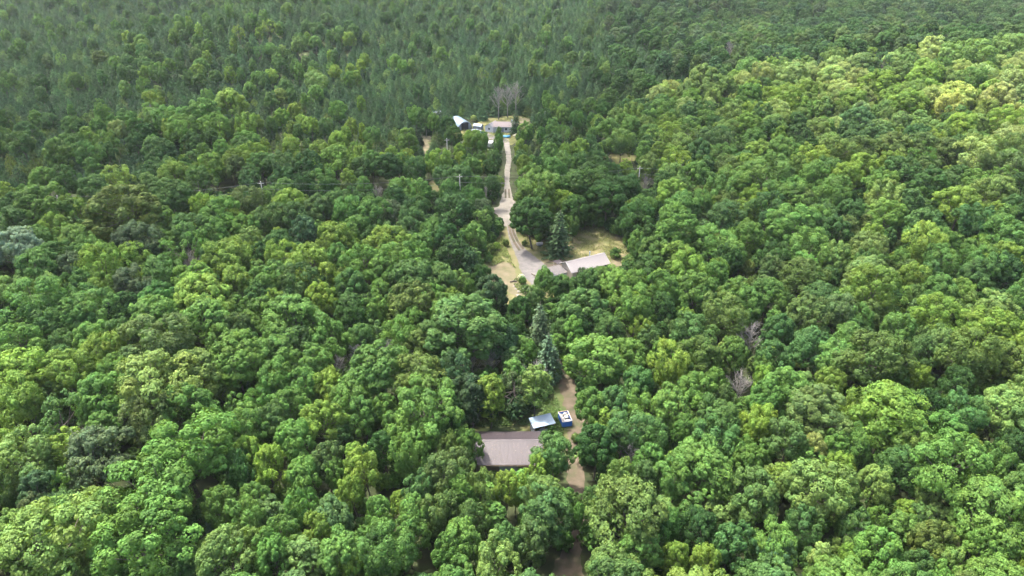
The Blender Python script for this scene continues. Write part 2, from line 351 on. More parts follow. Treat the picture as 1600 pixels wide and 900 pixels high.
# ------------------------------------------------------------------ the trees that stand out in the photo: crown centre x, y, crown width (photo pixels), leaf colour, shape
HAND = """
145 712 95 g|292 712 116 v|252 778 126 v|228 857 120 v|72 868 140 l|105 815 62 l|160 793 62 l|165 842 52 v|50 722 84 l|60 766 62 b|14 842 58 l|110 764 38 v|10 706 50 y
345 872 88 l|374 738 58 d|350 797 56 v|392 715 52 y|388 816 52 v|333 842 30 p spruce|356 690 50 v|52 806 44 n|400 780 46 v|120 880 60 l|288 888 52 m|20 780 44 m
35 588 88 y|110 585 76 y|155 560 60 y|30 545 70 v|76 520 60 d|18 520 42 g|262 545 96 o|318 468 88 y|305 446 60 y|370 445 52 y|238 500 76 v|200 446 56 g|231 462 36 g|165 458 42 y
125 450 42 v|60 422 62 v|110 420 44 g|140 398 52 v|135 428 32 y|214 405 52 y|200 384 70 k|250 430 62 v|290 392 62 v airy|360 404 70 y|30 392 70 s|60 484 82 v|120 502 62 v|160 490 60 v
200 486 50 d|322 502 80 v|370 520 50 o|355 545 52 v|371 570 90 v|312 586 80 l|238 602 112 l|180 588 52 v|346 602 44 y|70 456 42 l|20 470 54 l|100 545 44 m|195 530 50 m|400 470 44 d
50 325 78 v|272 312 62 m|330 265 48 y|360 255 36 y|200 332 96 e|340 340 60 v|366 348 40 y|212 378 58 g|300 362 62 m|150 300 50 m|105 285 40 d|235 290 36 l|160 345 56 v|245 352 48 v|20 350 60 m|120 380 56 v
433 408 46 y|490 415 72 y|522 405 36 v|408 402 32 d|570 416 60 v|630 416 62 v|705 408 52 d|736 414 30 b tall|642 440 72 m|667 452 42 v|547 492 62 d|590 490 42 v|596 460 42 v|640 480 72 e
706 472 30 y|770 462 52 k|722 512 116 m|786 536 52 b|650 502 50 v|630 530 52 v|665 540 52 e|515 530 60 v|560 532 42 m|438 560 72 v|492 572 62 v|470 540 52 m|462 498 88 v|420 492 60 v
422 446 62 v|470 450 62 m|500 470 50 y|436 474 40 y|590 590 88 v|664 600 80 e|710 590 52 b|445 600 46 y|520 602 52 y|755 436 30 d|746 480 40 m|690 440 56 m|678 470 40 v|600 430 50 v|550 450 50 m
480 365 42 b|520 374 52 y|455 322 52 y|500 330 42 o|612 336 44 g|540 335 46 v|615 386 52 y|570 298 26 v tall|660 302 30 v tall|655 270 32 d|716 335 64 d|740 370 38 v|756 330 28 g|700 302 32 v|745 312 26 v
675 366 42 v|640 352 42 m|660 390 46 v|590 395 46 y|390 324 50 o|450 298 36 v|510 292 42 v|525 250 50 y|555 360 44 v|580 330 36 v|420 350 50 m|440 380 44 m|390 360 44 v|700 375 46 d|719 400 34 d|630 300 40 v
398 246 42 y|440 262 40 m|480 262 40 d|500 240 34 y|610 262 40 d|570 265 34 m|690 280 36 m|720 280 40 m|742 290 26 v|455 235 28 y|763 355 22 k cedar|761 340 22 m|768 300 20 d|740 262 28 v
665 650 94 v|735 626 66 k|766 616 46 y tall|728 703 42 v|500 662 62 y|545 622 60 v|566 652 50 v|460 690 60 v|420 730 52 y|474 750 56 v|510 722 52 o|573 732 50 y|556 772 42 y|526 742 36 v|600 702 50 d
640 722 52 v|690 745 72 o|655 772 50 m|722 772 50 v|752 768 44 e|790 766 38 y|640 806 52 v|590 800 42 v|520 812 62 o|506 834 56 y|440 842 62 v|430 874 60 v|530 872 72 v|600 872 80 v|552 888 42 y
722 850 62 v|770 882 70 l|700 872 52 v|425 600 60 v|470 610 52 v|622 690 50 v|700 655 44 d|640 842 50 v|670 690 44 v|700 705 38 e|740 808 44 m|680 812 48 o|480 800 44 v|385 680 50 v|430 660 54 m|450 640 52 v
868 716 62 m|845 736 40 y|932 700 62 d|969 680 64 m|836 600 44 l tall|805 606 50 g airy|809 640 40 b bush|806 768 36 y|850 782 60 l|850 806 78 m|905 808 26 v|868 566 30 p pine|843 512 54 p pine|852 562 56 p pine
850 440 32 v|872 460 50 d|910 437 18 k tall|958 450 56 v|986 450 42 v|912 484 72 m|990 486 64 v|1040 482 42 d|1065 426 56 y|1034 446 36 y|1090 460 58 v|1116 434 46 v|1146 466 46 v|1140 410 42 d
930 566 86 v|985 560 52 v|893 522 34 v tall|1040 578 62 y|992 604 52 m|1085 614 56 v|1116 600 36 v|1125 500 62 e|1070 520 60 m|1172 480 52 v|1192 598 36 y|1150 556 50 v|1125 655 66 m|1195 632 56 v|1070 682 42 v
1096 730 92 v|1165 728 46 v|1016 722 50 v|960 640 50 m|985 800 122 e|968 742 40 l|950 892 62 l|992 868 62 v|1060 872 42 y|1106 882 46 y|1182 780 80 m|1160 715 40 v|1212 862 70 v|1010 745 42 o|1040 640 62 v|1050 760 50 v
1030 700 44 m|1000 645 46 v|930 640 50 v|1140 850 60 m|1040 822 54 v|1095 830 60 d|880 640 1 v|790 850 52 m|835 852 56 o|830 700 1 v|1240 820 52 m|890 490 44 d|832 476 44 m|810 488 38 d|950 520 44 m
1266 768 100 l|1272 702 38 x|1312 740 50 y|1365 760 52 l|1400 732 60 m|1482 730 110 v|1450 772 38 l|1532 792 110 v|1590 770 62 l|1572 706 52 d|1446 845 60 e|1380 872 78 v|1334 882 40 y|1282 878 36 x tall|1432 892 50 m
1482 884 46 l|1588 890 44 y|1532 855 70 v|1216 872 50 b|1385 650 112 y|1290 640 46 y|1300 702 42 v|1190 670 52 y|1566 650 80 l|1230 690 60 m|1445 640 60 d|1500 650 60 m|1330 830 50 m|1420 700 60 e|1340 700 50 v
1252 435 66 e|1255 496 62 e|1262 542 62 m|1310 496 56 o|1356 440 76 l|1305 420 36 l|1420 435 42 y|1466 465 56 v|1500 465 46 y|1550 495 70 l|1460 500 60 y|1300 566 62 v|1322 530 50 v|1370 572 100 e|1430 590 32 y
1520 570 82 e|1540 520 80 y|1470 542 52 o|1230 610 70 v|1290 600 42 y|1570 430 52 d|1540 420 52 v|1220 520 46 m|1210 560 50 m|1580 570 60 l|1490 600 50 d|1400 520 50 v|1440 550 46 m|1200 460 50 v|1590 480 50 v
1270 275 50 v|1220 282 56 m|1300 240 52 e|1345 234 50 e|1390 232 52 e|1435 230 56 e|1476 240 52 e|1400 272 62 d|1450 292 60 d|1440 308 38 v|1310 300 46 v|1236 356 76 v|1250 320 52 e|1225 306 50 v|1325 336 46 d
1390 342 52 y|1380 312 50 l|1500 322 62 y|1440 386 60 y|1462 410 50 v|1260 392 60 v|1300 405 50 l|1350 395 62 l|1520 350 50 m|1560 300 60 l|1530 250 60 x|1580 220 50 x|1500 200 50 y|1560 360 56 v|1590 330 40 m
872 367 52 k spruce|836 306 72 v|832 340 62 d|815 330 28 d|920 292 72 d|950 310 60 d|985 300 42 d|1000 342 52 d|1065 325 50 v|1056 366 62 v|1090 275 42 v|1130 300 52 v|1130 342 52 m|1205 282 76 v|1225 240 52 v|1230 312 60 v
1032 352 28 p pine|1030 400 52 v|1062 410 58 y|1142 400 46 v|880 256 36 v|905 236 30 y|860 242 30 v|1005 240 24 v tall|1030 240 24 y tall|938 236 12 y tall|951 260 14 k spruce|965 300 40 d|1020 372 36 d|900 330 44 d|992 352 36 d|1010 394 34 d
806 192 24 k spruce|938 440 46 v|922 446 40 m|706 214 26 m|738 222 26 y|752 226 24 v|780 226 14 v|822 208 24 v|700 196 26 d|780 212 12 v tall|440 185 22 y|458 176 22 y|485 200 24 y|472 196 24 y|530 176 24 v|552 200 20 y|638 222 30 v tall|525 222 26 y|358 162 46 y|315 180 52 v|285 205 52 v|260 190 46 v|185 205 26 x|340 200 40 v|385 200 36 y|240 160 26 y|490 130 34 l
1170 150 40 v|1100 125 50 l|1240 120 46 x|1300 120 40 x|1370 130 46 y|1440 110 50 y|1520 90 50 l|1580 70 46 l|1450 80 40 x|1350 100 40 l|1170 110 40 l|1230 160 44 y|1330 160 44 y|1420 160 50 y|1500 140 48 x|1570 140 50 x
"""
DEADPX = [(1155, 606, 46), (1172, 530, 44), (605, 548, 38), (555, 552, 32), (737, 562, 38), (767, 560, 30), (650, 566, 30), (530, 570, 24), (426, 516, 30), (793, 162, 44), (779, 165, 36), (806, 158, 40),
          (1065, 268, 22), (1010, 285, 24), (1138, 92, 30), (838, 578, 26), (145, 716, 66), (300, 412, 34), (235, 180, 24), (1345, 838, 30), (590, 300, 24), (620, 590, 22), (1400, 672, 26), (985, 705, 20), (760, 300, 16)]

# places where the ground, a roof or a vehicle shows: nothing may grow in front of these (photo pixels)
CLEAR = [[(738, 671), (762, 652), (800, 652), (826, 645), (846, 622), (868, 585), (892, 588), (898, 640), (926, 660), (915, 690), (902, 704), (888, 705), (872, 680), (852, 676), (846, 700), (830, 736), (757, 736), (757, 700)],
         [(892, 742), (904, 744), (907, 772), (897, 776)], [(896, 816), (903, 830), (898, 846), (891, 843)], [(850, 886), (900, 872), (915, 900), (842, 900)], [(996, 664), (1010, 668), (1008, 700), (994, 700)],
         [(754, 402), (766, 380), (785, 372), (775, 348), (774, 318), (783, 290), (802, 290), (807, 318), (807, 345), (815, 372), (846, 378), (852, 398), (896, 398), (902, 364), (934, 360), (974, 384), (985, 404), (972, 416), (955, 412), (930, 419), (896, 424), (866, 428), (845, 455), (818, 463), (775, 442), (754, 425)],
         [(784, 220), (800, 220), (803, 262), (802, 296), (783, 296)], [(704, 206), (708, 188), (738, 186), (762, 190), (776, 183), (822, 184), (830, 196), (812, 214), (800, 222), (786, 222), (760, 214), (732, 214), (712, 207)],
         [(660, 218), (672, 216), (670, 238), (664, 240)], [(950, 243), (985, 238), (992, 246), (955, 252)], [(675, 286), (696, 284), (690, 296), (676, 298)], [(762, 222), (771, 222), (771, 231), (763, 231)]]
CLEAR += [[(402, 283), (412, 283), (412, 300), (402, 300)], [(714, 272), (723, 272), (723, 298), (714, 298)], [(996, 259), (1004, 259), (1004, 284), (996, 284)], [(66, 302), (78, 302), (90, 334), (76, 334)], [(694, 216), (702, 216), (702, 238), (694, 238)],
          [(78, 303), (407, 283), (718, 272), (1000, 260), (1000, 264), (718, 276), (407, 288), (78, 308)]]
CLEAR += [[(x - h * .3, y - h * .45), (x + h * .3, y - h * .45), (x + h * .22, y + h * .3), (x - h * .22, y + h * .3)] for x, y, h in DEADPX if h > 22 and y > 240]
def inside(poly, x, y):
    c = False; j = len(poly) - 1
    for i in range(len(poly)):
        xi, yi = poly[i]; xj, yj = poly[j]
        if (yi > y) != (yj > y) and x < (xj - xi) * (y - yi) / (yj - yi) + xi: c = not c
        j = i
    return c
BB = [(min(p[0] for p in q), max(p[0] for p in q), min(p[1] for p in q), max(p[1] for p in q)) for q in CLEAR]
def hides(x, y, r, H, g, base=0.3):
    pts = [(0, 0.02), (0, 0.5), (0, .95), (-.75, .55), (.75, .55), (-.85, .7), (.85, .7), (-.5, .9), (.5, .9), (0, .75)]
    if base < 0.2: pts = [(0, 0), (0, .35), (0, .7), (0, .98), (-.8, .1), (.8, .1), (-.5, .4), (.5, .4)]
    for a, t in pts:
        px, py, _ = proj(x + a * r, y, g + t * H)
        for q, (x0, x1, y0, y1) in zip(CLEAR, BB):
            if x0 <= px <= x1 and y0 <= py <= y1 and inside(q, px, py): return True
    return False
# footprints that no trunk may stand in (world, from the ground polygons)
FOOT = [[tuple(at(px, py))[:2] for px, py in q] for q in (
    CLEAR[0], CLEAR[5], CLEAR[6], CLEAR[7], [(738, 671), (850, 671), (850, 745), (738, 745)], [(850, 405), (960, 385), (965, 430), (850, 440)])]

def pick(rng, s):
    """'v3y2' -> weighted choice"""
    c = [(s[i], int(s[i + 1])) for i in range(0, len(s), 2)]; t = rng.random() * sum(k for _, k in c)
    for a, k in c:
        t -= k
        if t <= 0: return a
    return c[-1][0]
def zone(px, py):
    """what grows where: (share of cedars, broadleaf tints, cedar tints, crown radius)"""
    line = 110 - (px - 1100) * 0.1 if px > 1100 else 110 + (1100 - px) * 0.45
    if px > 950:
        if py < line: return (0.12 if px > 1150 else 0.5 if px > 1050 else .75), 'm3d4o2b2g1', 'c3b1k1', (3.4, 5.2)
        if py < 150 + (px - 1000) * .16: return 0.02, 'y4l4x6v1m1', 'e1', (3.4, 5.2)  # paler tint mix carries part of the sunlight on this rise
        if py < 300: return (0.15 if px < 1100 else 0.02), 'v4y3l2m4d2o1', 'c1', (3.4, 5.0)
        return 0.0, 'v5m3l2y2o1d1e1', 'c1', (3.2, 5.2)
    if py < 120 and 190 < px < 570 and py > 20 + abs(px - 380) * .15: return 0.66, 'v3m4y2l1', 'c3b1', (2.4, 3.8)
    if py < 150 + (25 if px < 380 else 0): return 0.93, 'm4v3l1o1d1', 'c6b2o1k1', (2.4, 3.6)
    if py < 250 and px > 390:
        if px < 850: return (0.88 if py < 215 else 0.74), 'v3y4m2', ('c5k1e1' if py < 205 else 'c4g2n2e2'), (2.0, 3.2)
        return 0.45, 'v4y2m3d1', 'c2b1e2', (2.2, 3.4)
    if px < 230 and py < 300: return 0.78, 'v3y1m3d1', 'c4e2b1', (2.8, 4.4)
    if py < 250: return 0.38, 'v4y3m3d1', 'c2e2b1', (2.8, 4.4)
    if py < 330: return 0.05, 'v4m3d2y2o1', 'c1', (3.0, 4.6)
    if 560 < px < 950 and py < 640: return 0.02, 'm4v4d3e1', 'c1', (3.0, 4.6)
    return 0.0, 'v5y3m3l1o1d1', 'c1', (3.2, 5.0)

PLANTS = []          # dicts: kind, lib key, variant, x, y, z, radius, height, tint letter, projected px/py/width
GRID = {}
def near(x, y, r, k=0.78):
    for i in range(int((x - 12) // 6), int((x + 12) // 6) + 1):
        for j in range(int((y - 12) // 6), int((y + 12) // 6) + 1):
            for (a, b, q) in GRID.get((i, j), ()):
                if (a - x) ** 2 + (b - y) ** 2 < (k * (q + r)) ** 2: return True
    return False
def put(x, y, r, H, key, tint, rng, hand=False):
    g = ground_z(x, y)
    px, py, dep = proj(x, y, g + 0.62 * H)
    GRID.setdefault((int(x // 6), int(y // 6)), []).append((x, y, r))
    PLANTS.append(dict(key=key, v=int(rng.integers(len(LIB[key]))), x=x, y=y, z=g - 0.1, r=r, H=H, t=tint, px=px, py=py, w=2 * r * FPX / dep, rz=rng.uniform(0, 6.283),
                       hand=hand, wx=rng.uniform(.86, 1.16), j=(rng.normal() * .09, rng.normal() * .04, rng.normal() * .05), lean=(rng.normal() * .035, rng.normal() * .035)))
rng = np.random.default_rng(5)
for tok in HAND.replace('\n', '|').split('|'):
    f = tok.split()
    if not f or float(f[2]) < 3: continue
    px, py, wd, tint = float(f[0]), float(f[1]), float(f[2]), f[3]
    key = f[4] if len(f) > 4 else 'round'
    frac = .62 if key in ('round', 'tall', 'airy') else .45
    H, g = 13.0, 0.0
    for _ in range(6):
        p = at(px, py, g + frac * H); g = ground_z(p.x, p.y); dep = proj(p.x, p.y, g + frac * H)[2]
        r = wd / 2 * dep / FPX
        H = {'round': 6.5 + 1.6 * r, 'tall': 6 + 2.6 * r, 'airy': 6 + 1.6 * r, 'bush': 1 + 1.6 * r, 'cedar': 3.6 * r + 1.5, 'spruce': 2.1 * r + 4.3, 'pine': 2.2 * r + 4}[key]
    put(p.x, p.y, r, H, key, tint, rng, True)
def in_foot(x, y):
    return any(inside(q, x, y) for q in FOOT)
def scan(step, fn):
    y = 52.0; row = 0
    while y < 800:
        half = 0.80 * y + 30; x = -half + (row % 2) * step / 2
        while x < half:
            fn(x + rng.uniform(-.42, .42) * step, y + rng.uniform(-.42, .42) * step); x += step
        y += step * 0.9; row += 1
def add_broad(x, y):
    g = ground_z(x, y); px, py, _ = proj(x, y, g + 9); pc, bt, ct, rr = zone(px, py)
    if rng.random() < pc: return
    r = rng.uniform(*rr); H = (6.5 + 1.6 * r) * rng.uniform(.88, 1.1)
    if near(x, y, r, .74) or in_foot(x, y) or hides(x, y, r, H, g): return
    key = 'tall' if rng.random() < (.12 if pc < .3 else .45) else 'airy' if rng.random() < .07 else 'round'
    if key == 'tall': r *= .72
    put(x, y, r, H, key, pick(rng, bt), rng)
scan(6.3, add_broad)
def add_cedar(x, y):
    g = ground_z(x, y); px, py, _ = proj(x, y, g + 5); pc, bt, ct, rr = zone(px, py)
    if rng.random() > min(1, pc * 1.8): return
    r = rng.uniform(1.6, 2.9); H = r * 1.9 + rng.uniform(0.8, 2.8)
    if near(x, y, r, .64) or in_foot(x, y) or hides(x, y, r, H, g, .0): return
    put(x, y, r, H, 'cedar', pick(rng, ct), rng)
scan(3.5, add_cedar)
def add_sap(x, y):
    if y > 330: return
    g = ground_z(x, y); px, py, _ = proj(x, y, g + 3); pc, bt, ct, rr = zone(px, py)
    if rng.random() < pc * 1.3: return
    r = rng.uniform(1.5, 2.6); H = r * 2.4 + rng.uniform(1.5, 5)
    if near(x, y, r, .68) or in_foot(x, y) or hides(x, y, r, H, g): return
    put(x, y, r, H, 'tall' if rng.random() < .5 else 'round', pick(rng, bt), rng)
scan(3.6, add_sap)
def add_under(x, y):
    if y > 300: return
    g = ground_z(x, y); px, py, _ = proj(x, y, g + 2); pc, bt, ct, rr = zone(px, py)
    if rng.random() < pc * 1.2: return
    r = rng.uniform(1.0, 2.0); H = r * 2.2
    if near(x, y, r, .42) or in_foot(x, y) or hides(x, y, r, H, g, .0): return
    put(x, y, r, H, 'bush', pick(rng, bt.replace('x', 'v').replace('y', 'v')), rng)
scan(3.4, add_under)
# the wood's edge round the open ground: bushes that reach the ground
for poly, n in (([(803, 350), (815, 368), (846, 374), (858, 372)], 9), ([(890, 360), (905, 355), (935, 355), (960, 365), (984, 385), (992, 405), (985, 425)], 22), ([(752, 400), (760, 380), (776, 368), (782, 350)], 10), ([(736, 668), (760, 650), (800, 648), (826, 640), (848, 616), (866, 588)], 14), ([(900, 590), (908, 630), (934, 655), (930, 690), (908, 712)], 12)):
    for k in range(n):
        t = (k + rng.uniform(0, .6)) / n * (len(poly) - 1); i = int(min(t, len(poly) - 1.001)); a, b = poly[i], poly[i + 1]; f = t - i
        q = at(a[0] + (b[0] - a[0]) * f, a[1] + (b[1] - a[1]) * f); r = rng.uniform(1.0, 2.1)
        put(q.x + rng.uniform(-.8, .8), q.y + rng.uniform(.5, 2.0), r, r * 2.2, 'bush', pick(rng, 'd3m3v2e1'), rng)

def in_view(p): return -p['w'] / 2 < p['px'] < 1600 + p['w'] / 2 and -p['w'] / 2 < p['py'] < 900 + p['w'] / 2
KIND = {'round': 'broadleaf_tree', 'tall': 'broadleaf_tree', 'airy': 'broadleaf_tree', 'bush': 'shrub', 'cedar': 'cedar_tree', 'spruce': 'spruce_tree', 'pine': 'pine_tree'}
for p in PLANTS: p['kind'] = KIND[p['key']]
single, mass = [], []
for kind in sorted(set(KIND.values())):
    ps = sorted([p for p in PLANTS if p['kind'] == kind], key=lambda p: -(p['w'] * (1.0 if in_view(p) else 0.0) * (1.15 if p['hand'] else 1)))
    n = 298 if kind != 'shrub' else 120
    single += [p for p in ps[:n] if in_view(p)]; mass += [p for p in ps[:n] if not in_view(p)] + ps[n:]
def tint_of(p):
    c = TINT[p['t']]; j = p['j']
    d = mnoise.noise(Vector((p['x'] / 38, p['y'] / 38, 4.0))); c = (c[0] * (1 + .20 * d), c[1] * (1 + .10 * d), c[2] * (1 - .1 * d))   # stands drift between yellower and bluer greens
    k = 1 + j[0] * (2.2 if p['kind'] == 'cedar_tree' else 1)
    return (c[0] * k * (1 + j[2]), c[1] * k, c[2] * k * (1 + j[1]))
PLACES = [(800, 705, 'the brown-roofed barn'), (848, 660, 'the pale blue shed roof'), (882, 655, 'the blue bin'), (915, 405, 'the pale-roofed house'), (790, 335, 'the gravel crossing'),
          (722, 198, 'the arched metal hut'), (792, 200, 'the far farmhouse'), (780, 425, 'the sandy patch'), (873, 370, 'the lone spruce'), (407, 290, 'the pole above the left woods'), (718, 285, 'the roadside pole')]
SAID = {}
def where(p):
    px, py = p['px'], p['py']
    best = min(PLACES, key=lambda q: math.hypot(q[0] - px, q[1] - py) / (q[1] ** .5))
    d = math.hypot(best[0] - px, best[1] - py)
    if d < 0.13 * best[1] + 22 and best[0] != 0:
        dx, dy = px - best[0], py - best[1]
        side = ('left of' if dx < 0 else 'right of') if abs(dx) > abs(dy) else ('behind' if dy < 0 else 'in front of')
        return f'{side} {best[2]}'
    return None
ONES = 'zero one two three four five six seven eight nine ten eleven twelve thirteen fourteen fifteen sixteen seventeen eighteen nineteen'.split()
TENS = '. . twenty thirty forty fifty sixty seventy eighty ninety'.split()
def words_of(v, dec=False):
    v = max(0, min(99.4, v)); n = int(v if dec else round(v))
    s = ONES[n] if n < 20 else TENS[n // 10] + ('-' + ONES[n % 10] if n % 10 else '')
    return s + (' point ' + ONES[int(v * 10) % 10] if dec else '')
def spot(p, dec=False):
    return f"{words_of(p['px'] / 16, dec)} percent across, {words_of(p['py'] / 9, dec)} percent down"
def label(p):
    noun = {'broadleaf_tree': 'tree', 'cedar_tree': 'cedar', 'spruce_tree': 'spruce', 'pine_tree': 'pine', 'shrub': 'shrub'}[p['kind']]
    size = '' if p['key'] in ('tall',) else 'large ' if p['w'] > 75 and p['kind'] == 'broadleaf_tree' else 'small ' if p['w'] < 34 else ''
    head = f"{size}{WORDS[p['t']]} {SHAPE[p['key']]} {noun}"
    wh = where(p); tail = None
    if wh and (head + wh) not in SAID: tail = wh; SAID[head + wh] = 1
    s = f"{head}, {tail}" if tail else f"{head}, {spot(p)}"
    if s in SAID:
        s = f"{head}, {spot(p, True)}"
    SAID[s] = 1
    return s
CAT = {'broadleaf_tree': 'tree', 'cedar_tree': 'tree', 'spruce_tree': 'tree', 'pine_tree': 'tree', 'shrub': 'shrub'}
GRP = {'broadleaf_tree': 'broadleaf trees of the woods', 'cedar_tree': 'cedars on the old fields', 'spruce_tree': 'spruces', 'pine_tree': 'pines', 'shrub': 'shrubs'}
SRC = {}             # (lib key, variant) -> its crown and trunk objects, which the far woods instance
def plant(p):
    cr, tr, rad, H = LIB[p['key']][p['v']]
    t = thing(p['kind'], label(p), CAT[p['kind']], (p['x'], p['y'], p['z']), p['rz'], GRP[p['kind']])
    t.rotation_euler = (p['lean'][0], p['lean'][1], p['rz'])
    t.scale = (p['r'] / rad * p['wx'], p['r'] / rad / p['wx'], p['H'] / H)
    a = link('trunk', tr, None, t); b = link('crown', cr, None, t); b['tint'] = tint_of(p)
    SRC.setdefault((p['key'], p['v']), (b, a))
for p in single: plant(p)

def woods(name, ps, lab):
    """the countless rest: one object whose points carry a tree each (geometry nodes)"""
    keys = sorted({(p['key'], p['v']) for p in ps})
    for k in keys:
        if k not in SRC:
            q = next(p for p in ps if (p['key'], p['v']) == k); ps.remove(q); plant(q)
    me = bpy.data.meshes.new(name); n = len(ps)
    me.vertices.add(n); me.vertices.foreach_set('co', np.array([(p['x'], p['y'], p['z']) for p in ps], np.float32).ravel())
    def attr(nm, ty, key, vals):
        a = me.attributes.new(nm, ty, 'POINT'); a.data.foreach_set(key, np.array(vals).ravel())
    attr('tint', 'FLOAT_VECTOR', 'vector', np.array([tint_of(p) for p in ps], np.float32))
    attr('turn', 'FLOAT_VECTOR', 'vector', np.array([(*p['lean'], p['rz']) for p in ps], np.float32))
    attr('size', 'FLOAT_VECTOR', 'vector', np.array([(p['r'] / LIB[p['key']][0][2] * p['wx'], p['r'] / LIB[p['key']][0][2] / p['wx'], p['H'] / LIB[p['key']][0][3]) for p in ps], np.float32))
    attr('which', 'INT', 'value', np.array([keys.index((p['key'], p['v'])) for p in ps], np.int32))
    o = link(name, me, None, None, label=lab, category='woods', kind='stuff')
    ng = bpy.data.node_groups.new(name, 'GeometryNodeTree'); N, L = ng.nodes, ng.links
    ng.interface.new_socket('Geometry', in_out='INPUT', socket_type='NodeSocketGeometry')
    ng.interface.new_socket('Geometry', in_out='OUTPUT', socket_type='NodeSocketGeometry')
    gi, go, jo = N.new('NodeGroupInput'), N.new('NodeGroupOutput'), N.new('GeometryNodeJoinGeometry')
    L.new(jo.outputs[0], go.inputs[0])
    def named(nm, ty):
        a = N.new('GeometryNodeInputNamedAttribute'); a.data_type = ty; a.inputs['Name'].default_value = nm; return a.outputs['Attribute']
    wh, tu, si = named('which', 'INT'), named('turn', 'FLOAT_VECTOR'), named('size', 'FLOAT_VECTOR')
    for i, k in enumerate(keys):
        cmp = N.new('FunctionNodeCompare'); cmp.data_type = 'INT'; cmp.operation = 'EQUAL'
        L.new(wh, cmp.inputs[2]); cmp.inputs[3].default_value = i
        for part in (SRC[k][0],) if k[0] == 'cedar' else SRC[k]:
            oi = N.new('GeometryNodeObjectInfo'); oi.inputs['Object'].default_value = part; oi.inputs['As Instance'].default_value = True; oi.transform_space = 'ORIGINAL'
            ip = N.new('GeometryNodeInstanceOnPoints')
            L.new(gi.outputs[0], ip.inputs['Points']); L.new(cmp.outputs[0], ip.inputs['Selection']); L.new(oi.outputs['Geometry'], ip.inputs['Instance'])
            L.new(tu, ip.inputs['Rotation']); L.new(si, ip.inputs['Scale']); L.new(ip.outputs[0], jo.inputs[0])
    md = o.modifiers.new('trees', 'NODES'); md.node_group = ng
    return o
mb = [p for p in mass if p['kind'] == 'broadleaf_tree']; mc = [p for p in mass if p['kind'] == 'cedar_tree']
ms = [p for p in mass if p['kind'] == 'shrub']
woods('undergrowth', ms, 'low green undergrowth filling the gaps beneath the woods')
woods('broadleaf_woods', mb, 'broadleaf woods of countless smaller and farther green crowns')
woods('cedar_woods', mc, 'dense dark cedar woods covering the far hillside')
for p in mass:
    if p['kind'] not in ('broadleaf_tree', 'cedar_tree'): pass
print('PLANTS', len(PLANTS), 'single', len(single), 'broad', len(mb), 'cedar', len(mc))

# bare dead trees
for i, (px, py, hpx) in enumerate(DEADPX):
    g = 0.0; H = 10.0
    for _ in range(5):
        p = at(px, py, g + .62 * H); g = ground_z(p.x, p.y); dep = proj(p.x, p.y, g + .6 * H)[2]
    s = max(.65, min(1.15, hpx * dep / FPX / 7.0))
    near_wh = where(dict(px=px, py=py)); lab = f"bare grey dead tree, {near_wh}" if near_wh and near_wh not in SAID else f"bare grey dead tree, {spot(dict(px=px, py=py))}"
    if near_wh: SAID[near_wh] = 1
    t = thing('dead_tree', lab, 'dead tree', (p.x, p.y, g), i * 1.3, 'bare dead trees among the green')
    t.scale = (s, s, s * 1.15)
    link('trunk', BARE[i % 4][0], None, t); link('branches', BARE[i % 4][1], None, t)
# ------------------------------------------------------------------ the ground
def axis(lo, hi, fine_lo, fine_hi, step, coarse=90):
    a = list(np.arange(lo, fine_lo, coarse)) + list(np.arange(fine_lo, fine_hi, step)) + list(np.arange(fine_hi, hi + 1, coarse))
    return np.array(a)
xs, ys = axis(-3600, 3600, -720, 720, 9), axis(-900, 5400, -60, 960, 9)
V = np.array([(x, y, ground_z(x, y) if (abs(x) < 740 and y < 980) else 0.0) for y in ys for x in xs])
nx = len(xs)
F = np.array([(j*nx+i, j*nx+i+1, (j+1)*nx+i+1, (j+1)*nx+i) for j in range(len(ys)-1) for i in range(nx-1)])
link('ground', mesh_np('ground', V, F, True), M['litter'], None, kind='structure')

M['lawn'] = mat_var('lawn', (0.07, 0.08, 0.03), (0.13, 0.115, 0.06), 0.16, 0.95, 0.1, bump=0.5, c3=(0.115, 0.115, 0.045), bscale=3)
M['dry'] = mat_var('dry_grass', (0.085, 0.10, 0.036), (0.17, 0.145, 0.08), 0.2, 0.95, 0.1, bump=0.5, c3=(0.125, 0.12, 0.055), bscale=3)
M['sand'] = mat_var('sandy_soil', (0.085, 0.085, 0.042), (0.155, 0.13, 0.088), 0.3, 0.95, 0.1, bump=0.4, bscale=5)
M['gravel'] = mat_var('gravel', (0.10, 0.094, 0.09), (0.15, 0.14, 0.13), 0.7, 0.95, 0.1, bump=0.5, bscale=9)
M['pale'] = mat_var('pale_gravel', (0.125, 0.118, 0.10), (0.195, 0.182, 0.155), 0.4, 0.95, 0.1, bump=0.4, bscale=6)
M['dirt'] = mat_var('reddish_dirt', (0.045, 0.054, 0.026), (0.10, 0.080, 0.060), 0.40, 0.95, 0.1, bump=0.5, c3=(0.072, 0.060, 0.042), bscale=5)
M['moss'] = mat_var('mossy_grass', (0.035, 0.055, 0.02), (0.085, 0.08, 0.035), 0.2, 0.95, 0.1, bump=0.5, c3=(0.055, 0.07, 0.026), bscale=3)
